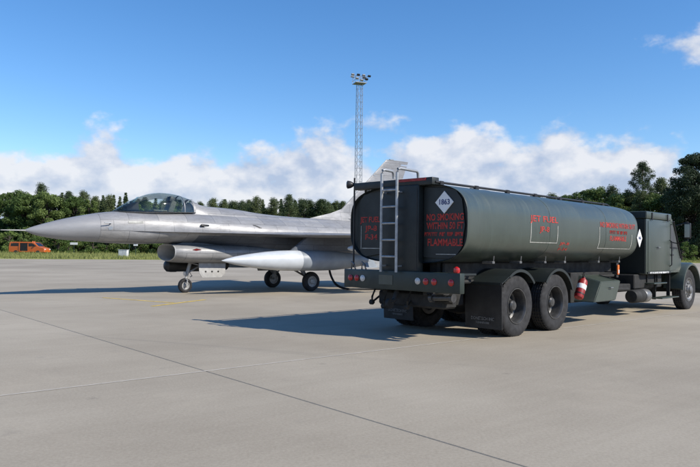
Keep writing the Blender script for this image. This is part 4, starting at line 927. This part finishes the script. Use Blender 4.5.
# vertical fin
fin = empty('vertical_fin', (0, 0, 0)); fin.parent = jet
fle = ((2.45, 10.40), (4.98, 13.14)); fte = ((2.45, 13.25), (4.98, 14.34))
surf('fin_box', fin, 0, .73, 2.45, 4.86, fle, fte, None, .05, 'jet_fin', 1, True, 8)
surf('rudder', fin, .735, 1, 2.85, 4.80, fle, fte, None, .05, 'jet_fin', 1, True, 6)
surf('fin_cap', fin, 0, 1, 4.865, 4.98, fle, fte, None, .05, 'jet_fin', 1, True, 2)
bm = B(); loft(bm, [[S(9.45, -.03, 2.50), S(9.45, .03, 2.50), S(9.47, 0, 2.52)], [S(10.3, -.11, 2.45), S(10.3, .11, 2.45), S(10.4, 0, 2.74)], [S(11.1, -.13, 2.45), S(11.1, .13, 2.45), S(11.2, 0, 3.02)], [S(11.6, -.1, 2.45), S(11.6, .1, 2.45), S(11.6, 0, 2.9)]]); obj('dorsal_fillet', bm, 'jet_fin', fin, 30)
bm = B(); loft(bm, [[S(x, math.cos(a) * w_, 2.56 + math.sin(a) * w_) for a in np.linspace(0, 2 * math.pi, 17)[:-1]] for x, w_ in ((10.9, .05), (11.4, .16), (13.4, .18), (14.2, .14))]); obj('brake_chute_housing', bm, 'jet_fin', fin, 40)
for z, x in ((4.99, 13.3), (4.7, 14.15), (4.3, 12.45)):
    bm = B(); box(bm, MG - x - .22, MG - x, -.035, .035, z - .025, z + .02, .01, 1); obj('position_light', bm, 'tank_grey', fin)
# engine nozzle
bm = B(); lathe(bm, [(.585, 0), (.56, .3), (.47, .85), (.44, .85), (.50, .3), (.40, .1), (.02, .1)], S(13.58, 0, 1.81), (-1, 0, 0), 40); obj('engine_nozzle', bm, 'nozzle_metal', jet, 30)
# gear
def small_wheel(name, fs, y, r, w_, side, parent):
    e = empty(name, S(fs, y, r - .006), 0 if side > 0 else math.pi); e.parent = parent
    bm = B(); h = w_ / 2; lathe(bm, [(r * .55, -h * .8), (r * .75, -h), (r * .93, -h * .8), (r, -h * .35), (r, h * .35), (r * .93, h * .8), (r * .75, h), (r * .55, h * .8)], (0, 0, 0), (0, 1, 0), 32, False); obj('tyre', bm, 'rubber', e)
    bm = B(); lathe(bm, [(r * .56, h * .8), (r * .5, h * .82), (r * .46, h * .5), (r * .3, h * .45), (r * .22, h * .9), (r * .1, h * .95), (.004, h * .95)], (0, 0, 0), (0, 1, 0), 24, True, False)
    lathe(bm, [(r * .56, -h * .8), (r * .5, -h * .82), (r * .4, -h * .4), (.004, -h * .4)], (0, 0, 0), (0, 1, 0), 24, True, False)
    for k in range(8):
        a = k * math.pi / 4; lathe(bm, [(r * .05, h * .45), (r * .05, h * .6)], (r * .38 * math.cos(a), 0, r * .38 * math.sin(a)), (0, 1, 0), 6)
    obj('hub', bm, 'gear_white', e)
ng = empty('nose_gear', (0, 0, 0)); ng.parent = jet
bm = B(); tube(bm, [S(4.86, 0, 1.0), S(4.72, 0, .52)], .055, 12); tube(bm, [S(4.74, 0, .58), S(4.69, 0, .40)], .038, 10); tube(bm, [S(4.69, 0, .42), S(4.69, .13, .40), S(4.68, .13, .22)], .03, 8); tube(bm, [S(4.68, .14, .22), S(4.68, -.02, .22)], .03, 8); obj('strut', bm, 'gear_white', ng)
bm = B(); tube(bm, [S(5.45, .0, .98), S(4.78, 0, .62)], .025, 8); tube(bm, [S(4.80, .02, .66), S(4.90, .02, .52), S(4.74, .02, .42)], .018, 6); obj('drag_brace', bm, 'gear_white', ng)
bm = B(); lathe(bm, [(.02, 0), (.06, .03), (.07, .07), (.01, .075)], S(4.70, .02, .60), (1, 0, -.05), 14); obj('taxi_light', bm, 'white_lens', ng)
small_wheel('nose_wheel', 4.68, 0., .228, .15, 1, jet)
bm = B(); loft(bm, [[S(4.98, .30, .93), S(5.92, .30, .93), S(5.88, .34, .60), S(5.74, .35, .48), S(5.08, .35, .48), S(4.98, .34, .62)], [S(4.98, .32, .93), S(5.92, .32, .93), S(5.88, .36, .60), S(5.74, .37, .48), S(5.08, .37, .48), S(4.98, .36, .62)]]); nd = obj('nose_gear_door', bm, 'gear_white', jet, 0)
bm = B(); box(bm, MG - 5.75, MG - 5.1, .30, .345, .70, .74, .005, 1); box(bm, MG - 5.45, MG - 5.41, .29, .34, .55, .92, .005, 1); obj('stiffener', bm, 'gear_white', nd)
for k in range(3):
    bm = B(); lathe(bm, [(.03, 0), (.03, .006)], S(5.2 + k * .22, .352, .66), (0, 1, 0), 12); obj('lightening_hole', bm, 'pod_dark', nd)
bm = B(); tube(bm, [S(4.86, .05, .92), S(5.0, .30, .86)], .015, 6); tube(bm, [S(5.5, .05, .93), S(5.5, .30, .70)], .015, 6); obj('door_link', bm, 'gear_white', nd)
for s in (1, -1):
    mg = empty('main_gear', (0, 0, 0)); mg.parent = jet
    bm = B(); tube(bm, [S(8.45, s * .55, 1.15), S(8.62, s * 1.0, .42)], .07, 12); tube(bm, [S(8.62, s * .98, .42), S(8.68, s * 1.12, .335)], .055, 10); obj('strut', bm, 'gear_white', mg)
    bm = B(); tube(bm, [S(7.75, s * .6, 1.0), S(8.55, s * .92, .52)], .032, 8); tube(bm, [S(8.9, s * .45, 1.0), S(8.62, s * .9, .50)], .03, 8); obj('brace', bm, 'steel', mg)
    bm = B(); tube(bm, [S(8.0, s * .66, .92), S(8.4, s * .95, .60), S(8.6, s * 1.05, .45)], .014, 6); obj('brake_hose', bm, 'hose_rubber', mg)
    small_wheel('main_wheel', 8.676, s * 1.18, .328, .22, s, jet)
    bm = B(); loft(bm, [[S(7.75, s * .88, .98), S(9.05, s * .90, .98), S(8.95, s * 1.02, .62), S(7.95, s * 1.0, .62)], [S(7.75, s * .90, .98), S(9.05, s * .92, .98), S(8.95, s * 1.04, .62), S(7.95, s * 1.02, .62)]]) if s < 0 else loft(bm, [[S(8.95, s * .88, 1.0), S(9.6, s * .90, 1.0), S(9.5, s * .98, .74), S(9.05, s * .96, .70)], [S(8.95, s * .90, 1.0), S(9.6, s * .92, 1.0), S(9.5, s * 1.0, .74), S(9.05, s * .98, .70)]])
    obj('main_gear_door', bm, 'gear_white', jet, 0)
# under-wing drop tanks on pylons
for s in (1, -1):
    y = s * 1.83
    dt = empty('drop_tank', (0, 0, 0)); dt.parent = jet
    tp = [(0, .004), (.15, .055), (.45, .125), (.9, .20), (1.5, .272), (2.0, .31), (2.45, .325), (2.74, .328)]
    bm = B(); lathe(bm, [(r, a) for a, r in tp], S(4.94, y, 1.035), (-1, 0, 0), 40, True); obj('nose_section', bm, 'tank_white', dt, 50)
    bm = B(); lathe(bm, [(.326, 2.745), (.328, 2.76), (.328, 3.6), (.315, 4.2), (.27, 4.8), (.19, 5.35), (.09, 5.75), (.02, 5.95)], S(4.94, y, 1.035), (-1, 0, 0), 40); obj('tail_section', bm, 'tank_grey', dt, 50)
    bm = B(); loft(bm, [[S(9.9, y - .01 + .02 * k, 1.1), S(10.85, y - .01 + .02 * k, 1.08), S(10.85, y + s * .28 - .01 + .02 * k, .80), S(10.3, y + s * .28 - .01 + .02 * k, .82)] for k in (0, 1)]); obj('tank_fin', bm, 'tank_grey', dt, 0)
    bm = B(); prism(bm, [(MG - 7.35, 1.34), (MG - 8.05, 1.845), (MG - 10.3, 1.845), (MG - 10.0, 1.34)], 1, y - .055, y + .055); bmesh.ops.bevel(bm, geom=bm.edges[:], offset=.02, segments=2, affect='EDGES'); obj('pylon', bm, 'jet_shade_grey', jet, 30)
    # outboard launcher
    yo = s * 3.05
    bm = B(); prism(bm, [(MG - 8.95, 1.58), (MG - 9.35, 1.85), (MG - 10.6, 1.85), (MG - 10.5, 1.58)], 1, yo - .05, yo + .05); obj('outboard_pylon', bm, 'jet_grey', jet, 30)
    bm = B(); box(bm, MG - 11.0, MG - 8.95, yo - .06, yo + .06, 1.46, 1.585, .03, 2); la = obj('launcher_rail', bm, 'jet_grey', jet)
    bm = B(); lathe(bm, [(.005, 0), (.05, .05), (.085, .16), (.09, .35), (.02, .36)], S(8.72, yo, 1.45), (-1, 0, 0), 20); obj('launcher_nose', bm, 'tank_white', la)
# targeting pod under the far side of the intake
pd = empty('targeting_pod', (0, 0, 0)); pd.parent = jet
bm = B(); lathe(bm, [(.02, 0), (.12, .03), (.19, .10), (.205, .22), (.205, .4)], S(4.22, -.55, .83), (-1, 0, 0), 28); obj('sensor_head', bm, 'pod_dark', pd)
bm = B(); lathe(bm, [(.195, .405), (.195, 1.9), (.15, 2.2), (.05, 2.3)], S(4.22, -.55, .83), (-1, 0, 0), 28); obj('pod_body', bm, 'pod_dark', pd)
bm = B(); box(bm, MG - 5.9, MG - 4.9, -.60, -.50, .98, 1.08, .01, 1); obj('pod_pylon', bm, 'jet_shade_grey', pd)
# marks and fittings on the port side
def fus_y(fs, z):
    v = [pchip([a[0] for a in fus], [a[j] for a in fus], fs) for j in range(1, 7)]; top, bot, hw, zc, nt_, nb_ = v
    k = abs((z - zc) / ((top - zc) if z > zc else (zc - bot))); n_ = nt_ if z > zc else nb_
    return hw * max(.0, 1 - k ** n_) ** (1 / n_)
def decal(name, poly, mtl, off=.006, grid=6):
    """outline in (fs, z) laid on the fuselage side as a thin raised skin"""
    bm = B(); f = bm.faces.new([bm.verts.new((a, b, 0)) for a, b in poly])
    bmesh.ops.triangulate(bm, faces=[f]); bmesh.ops.subdivide_edges(bm, edges=bm.edges[:], cuts=3, use_grid_fill=True)
    for v in bm.verts: v.co = S(v.co.x, fus_y(v.co.x, v.co.y) + off, v.co.y)
    r = bmesh.ops.solidify(bm, geom=bm.faces[:], thickness=.004); return obj(name, bm, mtl, jet, 60)
yg = fus_y(5.0, 2.075)
bm = B(); loft(bm, [[S(4.84, yg - .12, 2.07), S(4.84, yg + .018, 2.03), S(4.84, yg + .012, 2.12)], [S(5.05, yg - .12, 2.07), S(5.05, yg + .030, 2.02), S(5.05, yg + .015, 2.135)], [S(5.75, yg - .06, 2.07), S(5.75, yg + .045, 2.065), S(5.75, yg + .043, 2.075)]]); obj('gun_port_fairing', bm, 'white_paint', jet, 20)
bm = B(); lathe(bm, [(.035, -.06), (.04, 0), (.035, .19), (.01, .22)], S(4.80, yg + .002, 2.082), (-1, 0, 0), 14); obj('gun_port', bm, 'pod_dark', jet, 40)
decal('vent', [(6.50, 2.15), (6.58, 2.15), (6.80, 2.06), (6.72, 2.06)], 'pod_dark', .01)
decal('rescue_patch', [(2.62, 2.14), (3.05, 2.15), (3.05, 2.09), (2.62, 2.08)], 'line_pale', .006)
decal('number_mark', [(2.06, 1.94), (2.12, 1.98), (2.20, 1.95), (2.17, 1.89), (2.10, 1.86)], 'tank_grey', .006)
bm = B(); tube(bm, [S(2.14, fus_y(2.14, 2.06) - .01, 2.06), S(2.12, fus_y(2.14, 2.06) + .07, 2.07), S(1.93, fus_y(2.14, 2.06) + .08, 2.075)], .02, 8, .012); obj('air_data_probe', bm, 'tank_grey', jet)
bm = B(); f = bm.faces.new([bm.verts.new((a, b, 0)) for a, b in ((4.55, 1.34), (4.68, 1.385), (4.86, 1.345), (4.68, 1.31))]); 
for v in bm.verts: v.co = S(v.co.x, .738 + (v.co.x - 4.5) * .01 , v.co.y)
bmesh.ops.solidify(bm, geom=bm.faces[:], thickness=.006); obj('warning_diamond', bm, 'red_paint', jet, 0)
# ------------------------------------------------------------------ fuel hose from the jet belly to the tanker
jm = jet.matrix_basis; tm = truck.matrix_basis
a = Vector((MG - 9.75, .75, 1.0)); A0 = jm @ a if False else Matrix.Translation(jet.location) @ Matrix.Rotation(jet.rotation_euler.z, 4, 'Z') @ a
TM = Matrix.Translation(truck.location) @ Matrix.Rotation(truck.rotation_euler.z, 4, 'Z')
fe.matrix_world = TM @ Matrix.Translation((2.40, -1.1, .52)) @ Matrix.Rotation(R(32), 4, 'Y') @ Matrix.Scale(.82, 4)
Z1 = TM @ Vector((.2, 1.5, .05)); Z2 = TM @ Vector((-.6, 1.35, .9))
G = Vector((A0.x + .62, A0.y - .50, .045)); Z1 = TM @ Vector((4.6, 2.2, .045))
pts = [A0, A0 + Vector((.02, -.04, -.25)), A0 + Vector((.10, -.12, -.55)), A0 + Vector((.28, -.28, -.84)), G]
g0 = G
for k in range(1, 10):
    f = k / 10; p = G.lerp(Z1, f); pts.append(Vector((p.x, p.y + 2.9 * math.sin(f * 3.14), .045)))
pts += [Z1, TM @ Vector((4.6, 1.6, .12)), TM @ Vector((4.6, 1.3, .5)), TM @ Vector((4.6, 1.0, .78))]
# smooth
def smooth(p, n=2):
    for _ in range(n):
        r = [p[0]]
        for u_, v_ in zip(p, p[1:]): r += [u_.lerp(v_, .25), u_.lerp(v_, .75)]
        p = r + [p[-1]]
    return p
he = empty('fuel_hose', (g0.x, g0.y, 0), 0, 'black fuel hose hanging from the jet belly and running to the tanker', 'hose')
off = Vector((g0.x, g0.y, 0))
bm = B(); tube(bm, [p - off for p in smooth(pts)], .04, 10); obj('hose', bm, 'hose_rubber', he)
bm = B(); lathe(bm, [(.05, -.16), (.075, -.14), (.075, .02), (.06, .06), (.04, .07)], A0 - off, (0, 0, 1), 18); obj('nozzle_coupling', bm, 'steel', he)
